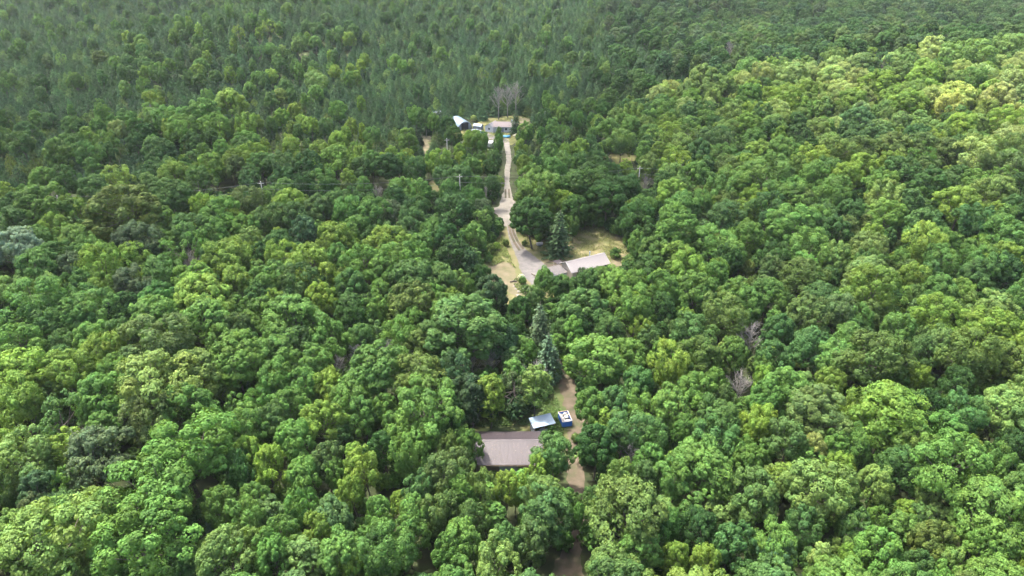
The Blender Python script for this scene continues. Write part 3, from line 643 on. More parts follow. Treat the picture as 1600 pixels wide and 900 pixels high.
def sheet(name, pix, z, mat, rough=1.0, n_sub=10, seed=0):
    """a patch of ground from its outline in photo pixels: smooth ragged edge, lying z above the earth"""
    q = [at(*p) for p in pix]; pts = []
    for i in range(len(q)):
        p0, p1, p2, p3 = q[i-1], q[i], q[(i+1) % len(q)], q[(i+2) % len(q)]
        for k in range(n_sub):
            t = k / n_sub
            pts.append(0.5 * ((2*p1) + (p2-p0)*t + (2*p0-5*p1+4*p2-p3)*t*t + (3*p1-p0-3*p2+p3)*t*t*t))
    out = []
    for i, p in enumerate(pts):
        tan = (pts[(i+1) % len(pts)] - pts[i-1]).normalized(); nr = Vector((-tan.y, tan.x, 0))
        off = (mnoise.noise(Vector((p.x*.6, p.y*.6, seed))) * .6 + mnoise.noise(Vector((p.x*1.9, p.y*1.9, seed+9))) * .3) * rough
        e = p + nr * off; out.append((e.x, e.y, z))
    me = bpy.data.meshes.new(name); bm = bmesh.new()
    f = bm.faces.new([bm.verts.new(v) for v in out]); bmesh.ops.triangulate(bm, faces=[f])
    bmesh.ops.recalc_face_normals(bm, faces=bm.faces)
    if sum(x.normal.z for x in bm.faces) < 0: bmesh.ops.reverse_faces(bm, faces=bm.faces)
    bm.to_mesh(me); bm.free()
    return link(name, me, mat, None, kind='structure')
sheet('lawn', [(725, 690), (745, 655), (775, 640), (815, 632), (846, 612), (868, 580), (905, 585), (922, 650), (905, 700), (880, 720), (850, 760), (740, 770)], .03, M['moss'], 1.2, seed=1)
sheet('dirt_path', [(868, 560), (892, 560), (900, 600), (904, 632), (938, 648), (960, 668), (1015, 675), (1015, 705), (960, 695), (928, 690), (915, 720), (912, 770), (920, 800), (905, 850), (915, 900), (905, 1000), (850, 1000), (862, 900), (888, 850), (893, 800), (886, 745), (884, 700), (888, 674), (886, 648), (876, 612), (872, 590)], .05, M['dirt'], 1.5, seed=2)
sheet('dry_lawn', [(745, 430), (752, 395), (775, 365), (800, 352), (845, 345), (905, 345), (950, 352), (1000, 385), (1010, 420), (970, 450), (900, 470), (840, 480), (790, 480), (755, 455)], .03, M['dry'], 1.4, seed=3)
sheet('sandy_patch', [(752, 426), (765, 415), (785, 410), (800, 413), (806, 430), (812, 445), (838, 450), (846, 455), (838, 470), (812, 466), (780, 446), (758, 438)], .06, M['sand'], .9, seed=4)
sheet('bare_earth', [(955, 408), (975, 398), (990, 404), (985, 422), (960, 425)], .05, M['sand'], 1.2, seed=5)
sheet('brown_earth', [(846, 415), (870, 404), (884, 405), (890, 428), (856, 440), (838, 438)], .07, M['dirt'], .6, seed=6)
sheet('driveway', [(793, 350), (801, 350), (806, 364), (812, 378), (824, 392), (838, 403), (852, 414), (856, 424), (850, 446), (838, 452), (826, 440), (814, 424), (808, 404), (800, 385), (794, 366)], .09, M['gravel'], .35, seed=7)
sheet('gravel_road', [(700, 322), (740, 324), (776, 324), (782, 314), (788, 298), (798, 298), (802, 312), (812, 316), (860, 312), (900, 304), (900, 312), (860, 322), (806, 330), (804, 342), (800, 354), (790, 354), (779, 346), (774, 334), (740, 332), (700, 330)], .08, M['pale'], .5, seed=8)
sheet('farm_lane', [(787, 218), (794, 218), (797, 232), (799, 248), (797, 268), (796, 284), (798, 300), (788, 300), (789, 284), (788, 268), (791, 250), (789, 234)], .10, M['pale'], .35, seed=9)
sheet('farmyard', [(700, 214), (712, 200), (740, 194), (760, 186), (790, 182), (824, 180), (836, 190), (832, 206), (815, 216), (800, 226), (782, 226), (765, 222), (735, 220)], .05, M['lawn'], 1.6, seed=10)
sheet('yard_gravel', [(730, 210), (748, 206), (762, 208), (775, 214), (794, 220), (786, 226), (768, 222), (748, 218), (732, 216)], .08, M['gravel'], .9, seed=11)
sheet('farm_soil', [(812, 184), (826, 182), (834, 192), (826, 202), (814, 196)], .09, M['sand'], 1.2, seed=12)
sheet('sand_strip', [(659, 214), (672, 213), (673, 226), (669, 240), (664, 246), (662, 236), (660, 224)], .06, M['sand'], 1.0, seed=13)
sheet('roadside_clearing', [(672, 284), (698, 280), (712, 286), (696, 298), (676, 300)], .06, M['dry'], 1.2, seed=14)
sheet('old_field', [(940, 246), (970, 238), (1000, 236), (1002, 248), (960, 256)], .04, M['lawn'], 1.4, seed=15)
# wheel tracks worn into the drive
for k, (a, b) in enumerate([([(795, 352), (798, 366), (804, 380), (812, 392)], .35), ([(799, 352), (803, 366), (809, 378), (818, 390)], .35), ([(790, 296), (790, 310)], .3), ([(795, 296), (796, 310)], .3)]):
    m = MB(); c = [at(*p) for p in a]
    for i in range(len(c) - 1):
        d = (c[i+1] - c[i]).normalized(); n_ = Vector((-d.y, d.x, 0)) * b
        m.add([c[i] - n_ + Vector((0,0,.115 + k*.004)), c[i] + n_ + Vector((0,0,.115 + k*.004)), c[i+1] + n_ + Vector((0,0,.115 + k*.004)), c[i+1] - n_ + Vector((0,0,.115 + k*.004))], [(0, 3, 2, 1)])
    m.build('wheel_track', M['dirt'], None, kind='structure')

# tufts of grass and weeds over the open ground (stuff)
M['tuft'] = leaf_mat('grass_blades', .25, .6, .2)
def tufts(name, pix, n, seed, tint, hmax=.35):
    rg = np.random.default_rng(seed); P = [tuple(at(*p))[:2] for p in pix]
    x0, x1 = min(p[0] for p in P), max(p[0] for p in P); y0, y1 = min(p[1] for p in P), max(p[1] for p in P)
    pts = []
    while len(pts) < n:
        x, y = rg.uniform(x0, x1), rg.uniform(y0, y1)
        if inside(P, x, y) and mnoise.noise(Vector((x * .35, y * .35, seed))) > -.05 + rg.normal() * .12: pts.append((x, y))
    c = np.array([(x, y, rg.uniform(.05, hmax)) for x, y in pts])
    me = leaf_quads(name, c, unit(rg.normal(size=(n, 3)) * .6 + np.array([0, 0, .8])), rg.uniform(.15, .42, n), rg.uniform(.2, .8, n), rg.uniform(0, 1, n), rg, .5)
    o = link(name, me, M['tuft'], None, kind='stuff', label='tufts of rough grass and weeds on the open ground', category='grass'); o['tint'] = tint
tufts('grass', [(738, 668), (765, 650), (820, 640), (862, 600), (880, 650), (880, 690), (850, 690), (826, 665)], 9000, 3, (.05, .085, .022))
tufts('grass', [(750, 425), (760, 385), (785, 368), (792, 390), (806, 420), (790, 408)], 5000, 4, (.12, .15, .045), .5)
tufts('grass', [(815, 368), (850, 378), (900, 352), (940, 355), (985, 385), (975, 412), (950, 405), (860, 408), (830, 392)], 12000, 5, (.12, .13, .05))
tufts('grass', [(810, 432), (835, 445), (838, 460), (815, 464), (800, 440)], 1500, 6, (.10, .13, .05))
tufts('grass', [(705, 214), (712, 200), (790, 184), (830, 184), (826, 212), (790, 224)], 9000, 7, (.11, .13, .05), .6)

# ------------------------------------------------------------------ buildings
def paint(name, c, rough=.4, metal=0.0, spec=.5, var=.12, scale=1.2):
    return mat_var(name, tuple(x * (1 - var) for x in c), tuple(min(1, x * (1 + var)) for x in c), scale, rough, spec, metal, bump=.04)
M['roof_brown'] = paint('brown_metal_roofing', (.040, .032, .036), .46, .1, .5, .15, .5)
M['roof_pink'] = paint('faded_metal_roofing', (.185, .168, .16), .5, .0, .6, .10, .5)
M['roof_blue'] = paint('galvanised_roofing', (.19, .25, .30), .5, .2, .5, .07)
M['roof_white'] = paint('white_roofing', (.17, .16, .16), .5, 0, .5, .08)
M['wall_brown'] = paint('brown_siding', (.11, .085, .065), .8, 0, .2, .25)
M['wall_grey'] = paint('grey_siding', (.17, .19, .21), .8, 0, .2, .25)
M['wall_beige'] = paint('beige_siding', (.36, .32, .26), .7, 0, .3, .12)
M['wall_white'] = paint('white_siding', (.42, .43, .44), .7, 0, .3, .12)
M['dark'] = paint('dark_opening', (.015, .015, .017), .7)
M['glass'] = paint('window_glass', (.03, .04, .05), .08, 0, .8)
M['trim'] = paint('white_trim', (.28, .275, .27), .5)
M['blue'] = paint('blue_paint', (.014, .13, .50), .45, 0, .5, .15)
M['blue_in'] = paint('worn_blue_paint', (.02, .06, .17), .7, 0, .4, .3)
M['rust'] = mat_var('rusty_edge', (.14, .07, .04), (.30, .26, .24), 6, .7, .3)
M['wood'] = mat_var('old_boards', (.16, .12, .085), (.34, .28, .21), 2.5, .85, .2)
M['pole'] = mat_var('weathered_pole', (.36, .33, .29), (.56, .52, .47), 3, .9, .1)
M['white'] = paint('white_enamel', (.30, .30, .29), .5, var=.3, scale=3)
M['cream'] = paint('cream_boards', (.66, .60, .44), .7)
M['rubber'] = paint('rubber', (.02, .02, .02), .8)
M['tarp'] = paint('blue_tarpaulin', (.04, .20, .34), .6, 0, .3, .35, 3)
M['wire'] = paint('cable', (.16, .17, .17), .6)
M['galv'] = paint('galvanised_arch', (.26, .33, .39), .45, .4, .5, .12, .4)
M['stone'] = mat_var('pale_stone', (.16, .15, .13), (.30, .28, .25), 2, .9, .2, bump=.4)

def rib_panel(wd, L, ribs=4, hgt=.035):
    """one sheet of ribbed metal: x across, y down the slope, z up"""
    prof = []
    for i in range(ribs):
        x = wd * i / ribs
        prof += [(x, 0), (x + .02, hgt), (x + .06, hgt), (x + .08, 0)]
    prof.append((wd - .004, 0))
    m = MB(); n = len(prof)
    m.add([(x, 0, z) for x, z in prof] + [(x, L, z) for x, z in prof] + [(0, 0, -.03), (wd - .004, 0, -.03), (0, L, -.03), (wd - .004, L, -.03)],
          [(i, i+1, n+i+1, n+i) for i in range(n-1)] + [(2*n, 2*n+2, 2*n+3, 2*n+1), (0, n, 2*n+2, 2*n), (n-1, 2*n+1, 2*n+3, 2*n-1)])
    return m.mesh('roof_panel')
def gable_roof(parent, length, half, rise, eave, mat, pw=.9, over=.45):
    sl = math.hypot(half + over, rise * (half + over) / half); ang = math.atan2(rise, half)
    n = round((length + 2 * over) / pw); pw = (length + 2 * over) / n
    me = rib_panel(pw, sl); me.materials.append(mat)
    for side in (-1, 1):
        for i in range(n):
            o = link('roof_panel', me, None, parent)
            x = -length / 2 - over + i * pw
            zr = eave + rise + .05 + .004 * (i % 2)
            if side < 0:
                o.location = (x + pw, 0, zr); o.rotation_euler = (-ang, 0, math.pi)
            else:
                o.location = (x, 0, zr); o.rotation_euler = (-ang, 0, 0)
    m = MB().prism([(-.22, eave + rise + .03), (0, eave + rise + .13), (.22, eave + rise + .03), (0, eave + rise + .10)], 'x', -length / 2 - over - .01, length / 2 + over + .01)
    m.build('ridge_cap', mat, parent)
    return sl
def walls(parent, length, half, rise, eave, mat, step=.3, groove=True):
    m = MB().prism([(-half, -.3), (half, -.3), (half, eave), (0, eave + rise - .06), (-half, eave)], 'x', -length / 2, length / 2)
    m.build('wall', mat, parent)
    b = MB(); n = int(length / step)
    for s in (-1, 1):
        for i in range(n + 1):
            x = -length / 2 + i * length / n
            b.box(x - .02, x + .02, *(sorted((s * half, s * (half + .025)))), 0, eave - .05)
    k = int(2 * half / step)
    for s in (-1, 1):
        for i in range(1, k):
            y = -half + i * 2 * half / k; b.box(*(sorted((s * length / 2, s * (length / 2 + .025)))), y - .02, y + .02, 0, eave + rise * (1 - abs(y) / half) - .1)
    b.build('siding_battens', mat, parent, kind='stuff')
def window(parent, x, y, z, wd, ht, axis='x', s=-1, frame=None):
    """window on a wall: axis x = wall runs along x and faces s in y"""
    f = MB(); g = MB(); t = .05; T = frame or M['trim']
    def bx(m, a0, a1, z0, z1, d0, d1):
        d = sorted((s * d0, s * d1))
        if axis == 'x': m.box(x + a0, x + a1, y + d[0], y + d[1], z + z0, z + z1)
        else: m.box(x + d[0], x + d[1], y + a0, y + a1, z + z0, z + z1)
    w2 = wd / 2
    bx(f, -w2 - t, w2 + t, -t, 0, 0, .07); bx(f, -w2 - t, w2 + t, ht, ht + t, 0, .07); bx(f, -w2 - t, -w2, 0, ht, 0, .07); bx(f, w2, w2 + t, 0, ht, 0, .07); bx(f, -.02, .02, 0, ht, 0, .06)
    bx(g, -w2, w2, 0, ht, 0.002, .03)
    o = f.build('window', T, parent); g.build('pane', M['glass'], o)

# the barn in the lower clearing
a, b = at(741, 687, 4.8), at(848, 686.5, 4.8)
yb = (a.y + b.y) / 2
barn = thing('barn', 'long barn with brown ribbed metal gable roof in the nearer clearing', 'barn', ((a.x + b.x) / 2, yb, 0), math.atan2(b.y - a.y, b.x - a.x))
BL = (b - a).length - .9
gable_roof(barn, BL, 3.75, 1.58, 3.1, M['roof_brown'], .92, .42)
LV = MB(); rl = random.Random(2)
for i in range(260):
    x, t = rl.uniform(-BL/2, BL/2), rl.random() ** .6; s = rl.uniform(.04, .11); side = -1 if rl.random() < .7 else 1; y = side * 3.9 * t; z = 3.1 + 1.58 + .075 - 1.58 / 3.75 * abs(y) + .03
    a = rl.uniform(0, 3); LV.add([(x + s*math.cos(a + k*1.57), y + s*math.sin(a + k*1.57), z - side * 1.58 / 3.75 * s*math.sin(a + k*1.57)) for k in range(4)], [(0, 1, 2, 3)])
LV.build('fallen_leaves', M['bark'], barn, kind='stuff')
walls(barn, BL, 3.75, 1.58, 3.1, M['wall_brown'])
d = MB().box(-1.6, 1.6, -3.83, -3.777, 0, 2.5); d = d.build('door', M['wall_grey'], barn); MB().box(1.2, 1.35, -3.88, -3.831, 1.0, 1.3).build('handle', M['rust'], d)
d = MB().box(BL/2 + .028, BL/2 + .09, -1.5, 1.5, 0, 2.7).build('door', M['wall_grey'], barn)
for s in (-1, 1):
    y0, y1 = sorted((s * 4.19, s * 4.28)); MB().box(-BL/2 - .42, BL/2 + .42, y0, y1, 2.72, 2.84).build('gutter', M['wall_brown'], barn)

# pale blue shed beside it
c4 = [at(826.4, 653.2, 2.3), at(860.1, 646.8, 2.3), at(868.7, 661.5, 2.1), at(832.8, 670, 2.1)]
cen = sum(c4, Vector()) / 4
Lx = ((c4[1] - c4[0]).length + (c4[2] - c4[3]).length) / 2; Ly = ((c4[0] - c4[3]).length + (c4[1] - c4[2]).length) / 2
rz = math.atan2(c4[2].y - c4[3].y, c4[2].x - c4[3].x)
shed = thing('shed', 'small lean-to shed with pale blue metal roof and grey walls beside the barn', 'shed', (cen.x, cen.y, 0), rz)
n = 5; pw = Lx / n; me = rib_panel(pw, Ly); me.materials.append(M['roof_blue'])
for i in range(n):
    o = link('roof_panel', me, None, shed); o.location = (-Lx/2 + (i + 1) * pw, Ly/2, 2.42 + .004 * (i % 2)); o.rotation_euler = (-math.atan2(.3, Ly), 0, math.pi)
hx, hy = Lx/2 - .25, Ly/2 - .25
MB().box(-hx, hx, hy - .06, hy, 0, 2.3).build('wall', M['wall_grey'], shed)
MB().box(-hx, -hx + .06, -hy, hy - .06, 0, 2.15).build('wall', M['wall_grey'], shed); MB().box(hx - .06, hx, -hy, hy - .06, 0, 2.15).build('wall', M['wall_grey'], shed)
for i in range(4):
    x0 = -hx + .07 + i * (2*hx - .14) / 4
    MB().box(x0, x0 + (2*hx - .14) / 4 - .03, -hy, -hy + .04, 0, 1.15 + .3 * (i % 2)).build('board', M['wall_grey'], shed)
for x in (-hx, 0, hx - .1): MB().box(x, x + .1, -hy - .1, -hy - .002, 0, 2.02).build('post', M['wood'], shed)
MB().box(-hx, hx, -hy - .09, -hy - .01, 2.025, 2.10).build('beam', M['wood'], shed)

# blue bin full of rubbish
r4 = [at(872.3, 643.3, 1.35), at(887, 642.6, 1.35), at(893.9, 657.4, 1.35), at(879.3, 659.7, 1.35)]
cen = sum(r4, Vector()) / 4
bw = ((r4[1] - r4[0]).length + (r4[2] - r4[3]).length) / 4; bl = ((r4[0] - r4[3]).length + (r4[1] - r4[2]).length) / 4
dv = (r4[0] + r4[1] - r4[2] - r4[3]); rz = math.atan2(dv.y, dv.x) - math.pi / 2
bin_ = thing('skip_bin', 'blue open-topped steel skip bin heaped with white rubbish on the dirt track', 'skip', (cen.x, cen.y, .05), rz)
T = .07; m = MB()
for s in (-1, 1):
    m.prism([(-bl, .12), (bl, .12), (bl, 1.3), (-bl, 1.3)], 'x', s * bw - T/2, s * bw + T/2)
m.build('side_panel', M['blue'], bin_)
MB().box(-bw + T/2, bw - T/2, -bl, -bl + T, .12, 1.3).build('end_panel', M['blue'], bin_)
MB().box(-bw + T/2, bw - T/2, bl - T, bl, .12, 1.3).build('end_panel', M['blue'], bin_)
MB().box(-bw + T/2, bw - T/2, -bl + T, bl - T, .12, .2).build('floor_plate', M['blue_in'], bin_)
for s in (-1, 1):
    MB().box(s*bw - .08, s*bw + .08, -bl - .03, bl + .03, 1.302, 1.38).build('rim', M['trim'], bin_)
    MB().box(-bw + .081, bw - .081, s*bl - .07, s*bl + .05, 1.302, 1.375).build('rim', M['rust'] if s > 0 else M['trim'], bin_)
    for i in range(5):
        y = -bl + .25 + i * (2*bl - .5) / 4; x0, x1 = sorted((s*(bw + T/2), s*(bw + T/2 + .06))); MB().box(x0, x1, y - .05, y + .05, .14, 1.28).build('rib', M['blue'], bin_)
    MB().box(s*bw*.6 - .07, s*bw*.6 + .07, -bl - .1, bl, -.05, .118).build('skid', M['blue_in'], bin_)
Mb = bin_.matrix_basis.copy()
def junk(name, lab, cat, mb, loc, rot, mat):
    o = mb.build(name, mat, None, label=lab, category=cat)
    import mathutils
    o.location = Vector((cen.x, cen.y, .05)) + Vector((loc[0]*math.cos(rz) - loc[1]*math.sin(rz), loc[0]*math.sin(rz) + loc[1]*math.cos(rz), loc[2])); o.rotation_euler = (rot[0], rot[1], rot[2] + rz)
    return o
def crumpled(seed, r, sq=(1, 1, .6)):
    rg = random.Random(seed); bm = bmesh.new(); bmesh.ops.create_icosphere(bm, subdivisions=2, radius=r)
    for v in bm.verts:
        k = 1 + mnoise.noise(v.co * 2.2 / r + Vector((seed, 0, 0))) * .45; v.co = Vector((v.co.x * k * sq[0], v.co.y * k * sq[1], v.co.z * k * sq[2]))
    m = MB(); m.add([v.co[:] for v in bm.verts], [[v.index for v in f.verts] for f in bm.faces]); bm.free(); return m
M['junk_in'] = mat_var('mixed_rubbish', (.10, .09, .08), (.45, .43, .40), 5, .9, .2, bump=.5)
J = MB()
for i in range(130):
    x, y = random.uniform(-bw + .2, bw - .2), random.uniform(-bl + .2, bl - .2); s = random.uniform(.08, .26)
    J.box(x - s*.6, x + s*.6, y - s*.5, y + s*.5, random.uniform(.2, .6), random.uniform(.75, 1.15))
o = junk('rubble', 'mixed grey and white rubbish filling the blue bin', 'rubbish', J, (0, 0, 0), (0, 0, 0), M['junk_in']); o['kind'] = 'stuff'
junk('rubbish_bag', 'large crumpled white bag on top of the heap in the bin', 'bag', crumpled(3, .42), (.12, -.25, 1.35), (0, 0, .3), M['white'])
junk('rubbish_bag', 'smaller white bag at the far end of the bin', 'bag', crumpled(5, .30), (.1, .75, 1.32), (0, 0, 1.0), M['white'])
junk('white_board', 'white board lying along the near corner of the bin', 'board', MB().box(-.5, .5, -.18, .18, 0, .03), (-.1, -bl + .45, 1.22), (.1, .05, .2), M['white'])
junk('white_board', 'narrow white board leaning inside the left wall of the bin', 'board', MB().box(-.1, .1, -.9, .9, 0, .03), (-bw + .28, .1, 1.2), (.02, .3, .05), M['white'])
junk('tan_box', 'small tan cardboard box beside the white bag', 'box', MB().box(-.2, .2, -.16, .16, 0, .3), (bw - .4, .25, 1.12), (.1, .1, .5), M['wood'])
junk('dark_sack', 'small dark sack near the right wall of the bin', 'sack', crumpled(9, .22), (bw - .35, -.55, 1.2), (0, 0, 0), M['rubber'])

# the house in the middle clearing
za, ze = 4.3, 2.6
ra, rb = at(884, 409.5, za), at(944, 395, za)
ev = at(954.5, 411.5, ze)
ax = (rb - ra).normalized(); nrm = Vector((ax.y, -ax.x, 0))
half_all = abs((Vector((ev.x, ev.y, 0)) - Vector((rb.x, rb.y, 0))).dot(nrm))
hrz = math.atan2(ax.y, ax.x); mid = (ra + rb) / 2
over = .5; half = half_all - over; HL = (rb - ra).length - 2 * over
print('HOUSE', half, HL, 'BARN', BL, 'SHED', Lx, Ly, 'BIN', bw, bl)
house = thing('house', 'long bungalow with pale pinkish metal roof beside the driveway', 'house', (mid.x, mid.y, 0), hrz)
rise = (za - ze) * half / half_all; eave = za - rise
gable_roof(house, HL, half, rise, eave - .1, M['roof_pink'], .92, over)
walls(house, HL, half, rise, eave - .1, M['wall_beige'], .4)
for x in (-HL*.32, -HL*.05, HL*.25): window(house, x, -half - .027, 1.0, 1.3, 1.0)
for x in (-HL*.3, HL*.15): window(house, x, half + .027, 1.0, 1.2, 1.0, 'x', 1)
window(house, -HL/2 - .027, .6, 1.0, 1.1, 1.0, 'y', -1)
d = MB().box(HL*.08, HL*.08 + .95, -half - .1, -half - .027, 0, 2.05).build('door', M['wall_white'], house); MB().tube([(HL*.08 + .82, -half - .16, 1), (HL*.08 + .82, -half - .1, 1)], .035).build('handle', M['rust'], d)
MB().tube([(HL*.2, half*.45, eave), (HL*.2, half*.45, za + .7)], .14, 10).build('chimney', M['galv'], house)
for s in (-1, 1):
    for e in (-1, 1):
        p0 = Vector((e*(HL/2 + over + .02), 0, za + .03)); p1 = Vector((e*(HL/2 + over + .02), s*half_all, ze - .02)); MB().tube([p0, p1], .075, 4).build('barge_board', M['trim'], house)
# garage at its near-left end
gc = at(871, 421, 2.6)
gar = thing('garage', 'low outbuilding with pale flat roof at the near-left end of the bungalow', 'garage', (gc.x, gc.y, 0), hrz)
me = rib_panel(.9, 4.3); me.materials.append(paint('dull_roofing', (.10, .092, .088), .6, 0, .3))
for i in range(4):
    o = link('roof_panel', me, None, gar); o.location = (-1.8 + (i + 1) * .9, 2.1, 2.62 + .004 * (i % 2)); o.rotation_euler = (-.045, 0, math.pi)
MB().box(-1.6, 1.6, -1.95, 1.95, -.2, 2.33).build('wall', M['wall_white'], gar)
MB().box(-1.66, -1.603, -1.3, 1.3, 0, 2.1).build('door', M['trim'], gar); window(gar, 0, -1.953, 1.0, 1.0, .8)
# porch post and step by the gable
pp = at(872, 409, 2.4)
st = thing('side_porch', 'small reddish-brown porch under the left gable of the bungalow', 'porch', (pp.x, pp.y, 0), hrz)
MB().box(-.8, .9, -1.1, 1.1, 2.30, 2.38).build('roof', M['roof_brown'], st)
for x in (-.7, .7):
    for y in (-1, .9): MB().box(x, x + .1, y, y + .1, 0, 2.297).build('post', M['trim'], st)
MB().box(-.8, .9, -1.1, 1.1, 0, .25).build('deck', M['wood'], st)

# the far farm: arched hut
def gp(px, py, z=0.0): return at(px, py, z)
q = gp(722, 204); hutr, hutl = 3.3, 9.5
hut = thing('arched_hut', 'silvery blue arched metal hut at the far farm', 'hut', (q.x - 1, q.y + 5, 0), R(-62))
prof = []; NS = 16
m = MB(); K = 14
for i in range(K + 1):
    x = -hutl/2 + hutl * i / K
    for k in range(NS + 1):
        t = math.pi * k / NS
        m.v.append((x, -math.cos(t) * hutr, math.sin(t) * hutr * 1.08))
for i in range(K):
    for k in range(NS): m.f.append((i*(NS+1)+k, i*(NS+1)+k+1, (i+1)*(NS+1)+k+1, (i+1)*(NS+1)+k))
m.build('shell', M['galv'], hut, True)
for i in range(K):
    x = -hutl/2 + hutl * (i + .5) / K
    MB().tube([(x, -math.cos(math.pi*k/NS) * (hutr + .02), math.sin(math.pi*k/NS) * (hutr * 1.08 + .02)) for k in range(NS + 1)], .09, 4).build('arch_rib', M['galv'], hut)
for s in (-1, 1):
    P_ = [(-math.cos(math.pi*k/NS) * hutr * .97, math.sin(math.pi*k/NS) * hutr * 1.05) for k in range(NS + 1)]
    MB().prism(P_, 'x', s*(hutl/2 - .25), s*(hutl/2 - .15)).build('end_wall', M['wall_grey'], hut)
MB().box(hutl/2 - .14, hutl/2 - .06, -1.6, 1.6, 0, 2.9).build('door', M['dark'], hut)
# farmhouse
q = gp(790, 206); fh = thing('farmhouse', 'far grey bungalow with dull pink roof behind the blue tarpaulin', 'house', (q.x, q.y + 2, 0), R(-4))
gable_roof(fh, 9.6, 3.0, 1.1, 2.5, paint('dull_pink_roofing', (.15, .125, .12), .6, .0, .3), .9, .4)
walls(fh, 9.6, 3.0, 1.1, 2.5, M['wall_white'], .5)
for x in (-2.6, .4, 3.0): window(fh, x, -3.027, 1.0, 1.0, .9)
d = MB().box(-1.4, -.5, -3.1, -3.027, 0, 2).build('door', M['wall_grey'], fh); MB().box(-.65, -.58, -3.14, -3.102, .95, 1.05).build('handle', M['rust'], d)
MB().box(2.2, 2.8, .3, .9, 3.0, 4.3).build('chimney', M['wall_grey'], fh)
q = gp(769, 207); wn = thing('farm_outbuilding', 'small white gabled outbuilding joining the left end of the far farmhouse', 'outbuilding', (q.x, q.y + 2.5, 0), R(62))
gable_roof(wn, 5.2, 1.9, 1.2, 2.3, M['roof_white'], .85, .25); walls(wn, 5.2, 1.9, 1.2, 2.3, M['wall_white'], .5)
window(wn, -2.627, 0, 1.1, .8, .8, 'y', -1)
q = gp(747, 203); sb = thing('farm_shed', 'low grey-blue shed between the arched hut and the farmyard', 'shed', (q.x, q.y + 1, 0), R(-20))
gable_roof(sb, 3.4, 1.3, .5, 1.7, M['roof_blue'], .8, .2); walls(sb, 3.4, 1.3, .5, 1.7, M['wall_grey'], .5)
for px, py, rr, lab in ((683, 184, .3, 'small grey roofed hut among trees left of the arched hut'), (855, 184, -.2, 'small grey roofed hut in the dark trees right of the farmhouse')):
    q = gp(px, py); sb = thing('tool_hut', lab, 'hut', (q.x, q.y, 0), rr)
    gable_roof(sb, 3.2, 1.3, .5, 2.4, M['wall_grey'], .8, .2); walls(sb, 3.2, 1.3, .5, 2.4, M['wall_grey'], .5)
# blue tarpaulin heap
q = gp(791, 214.5)
m = crumpled(21, 1.3, (1.5, 1.0, .38)); tp = m.build('tarpaulin', M['tarp'], None, True, label='crumpled bright blue tarpaulin in front of the farmhouse', category='tarpaulin'); tp.location = (q.x, q.y, .3)
q = gp(752, 208); m = crumpled(23, .8, (1.3, 1.0, .4)); tp = m.build('tarpaulin', M['tarp'], None, True, label='small faded blue tarpaulin beside the low farm shed', category='tarpaulin'); tp.location = (q.x, q.y, .2)
q = gp(806, 214); bd = thing('plank_frame', 'cream painted plank frame leaning right of the blue tarpaulin', 'frame', (q.x, q.y, 0), R(55))
for y in (-.5, .35): MB().box(-1.5, 1.5, y, y + .15, .9, 1.05).build('rail', M['cream'], bd)
for x in (-1.5, -.5, .5, 1.36): MB().box(x, x + .14, -.345, .345, .92, 1.03).build('rung', M['cream'], bd)
for x in (-1.4, 1.3):
    for y in (-.5, .38): MB().box(x, x + .1, y + .01, y + .11, 0, .897).build('leg', M['cream'], bd)
# vehicles and oddments
def car(name, lab, px, py, rz, body, L=4.4, W=1.8, van=False):
    q = gp(px, py); t = thing(name, lab, 'van' if van else 'car', (q.x, q.y, .08), rz)
    pr = [(-L/2, .35), (L/2, .35), (L/2, .85), (L*.30, .98), (L*.16, 1.48), (-L*.36, 1.5), (-L*.47, .98), (-L/2, .9)] if not van else [(-L/2, .35), (L/2, .35), (L/2, .95), (L*.38, 1.15), (L*.27, 1.95), (-L*.49, 2.0), (-L/2, 1.0)]
    m = MB().prism([(x, z) for x, z in pr], 'y', -W/2, W/2); me = m.mesh('body')
    o = link('body', me, body, t); bv = o.modifiers.new('edge', 'BEVEL'); bv.width = .09; bv.segments = 3
    zt = 1.43 if not van else 1.85
    for s in (-1, 1):
        y0, y1 = sorted((s*W/2, s*(W/2 + .012))); MB().add([(x, y, z) for y in (y0, y1) for x, z in ((-L*.40, 1.0), (L*.24, 1.0), (L*.13, zt), (-L*.33, zt))], [(0,1,2,3), (7,6,5,4), (0,4,5,1), (1,5,6,2), (2,6,7,3), (3,7,4,0)]).build('side_window', M['glass'], t)
        for x in (-L*.31, L*.31):
            y0, y1 = sorted((s*(W/2 - .18), s*(W/2 + .03))); wv = MB().tube([(x, y0, .32), (x, y1, .32)], .32, 14).build('wheel', M['rubber'], t); y2, y3 = sorted((s*(W/2 + .031), s*(W/2 + .04))); MB().tube([(x, y2, .32), (x, y3, .32)], .18, 10).build('rim', M['galv'], wv)
        MB().box(L/2 + .001, L/2 + .03, s*W*.36 - .14, s*W*.36 + .14, .62, .76).build('headlight', M['trim'], t)
    return t
car('parked_van', 'white van parked among bushes below the far farmyard', 767, 229, R(80), M['white'], 4.8, 1.9, True)
car('parked_car', 'grey car parked beside the low farm shed', 744, 208, R(20), M['wall_grey'])
q = gp(843, 385); tr = thing('small_trailer', 'small white-covered trailer parked left of the lone spruce', 'trailer', (q.x, q.y, .05), .4)
MB().box(-.9, .9, -.55, .55, .45, .55).build('bed', M['rubber'], tr)
MB().prism([(-.5, .56), (.5, .56), (.45, 1.05), (0, 1.25), (-.45, 1.05)], 'x', -.85, .85).build('cover', M['white'], tr)
for s in (-1, 1): MB().tube([(0, s*.56, .3), (0, s*.72, .3)], .3, 12).build('wheel', M['rubber'], tr)
MB().tube([(.9, 0, .5), (1.7, 0, .4)], .04).build('drawbar', M['rust'], tr)
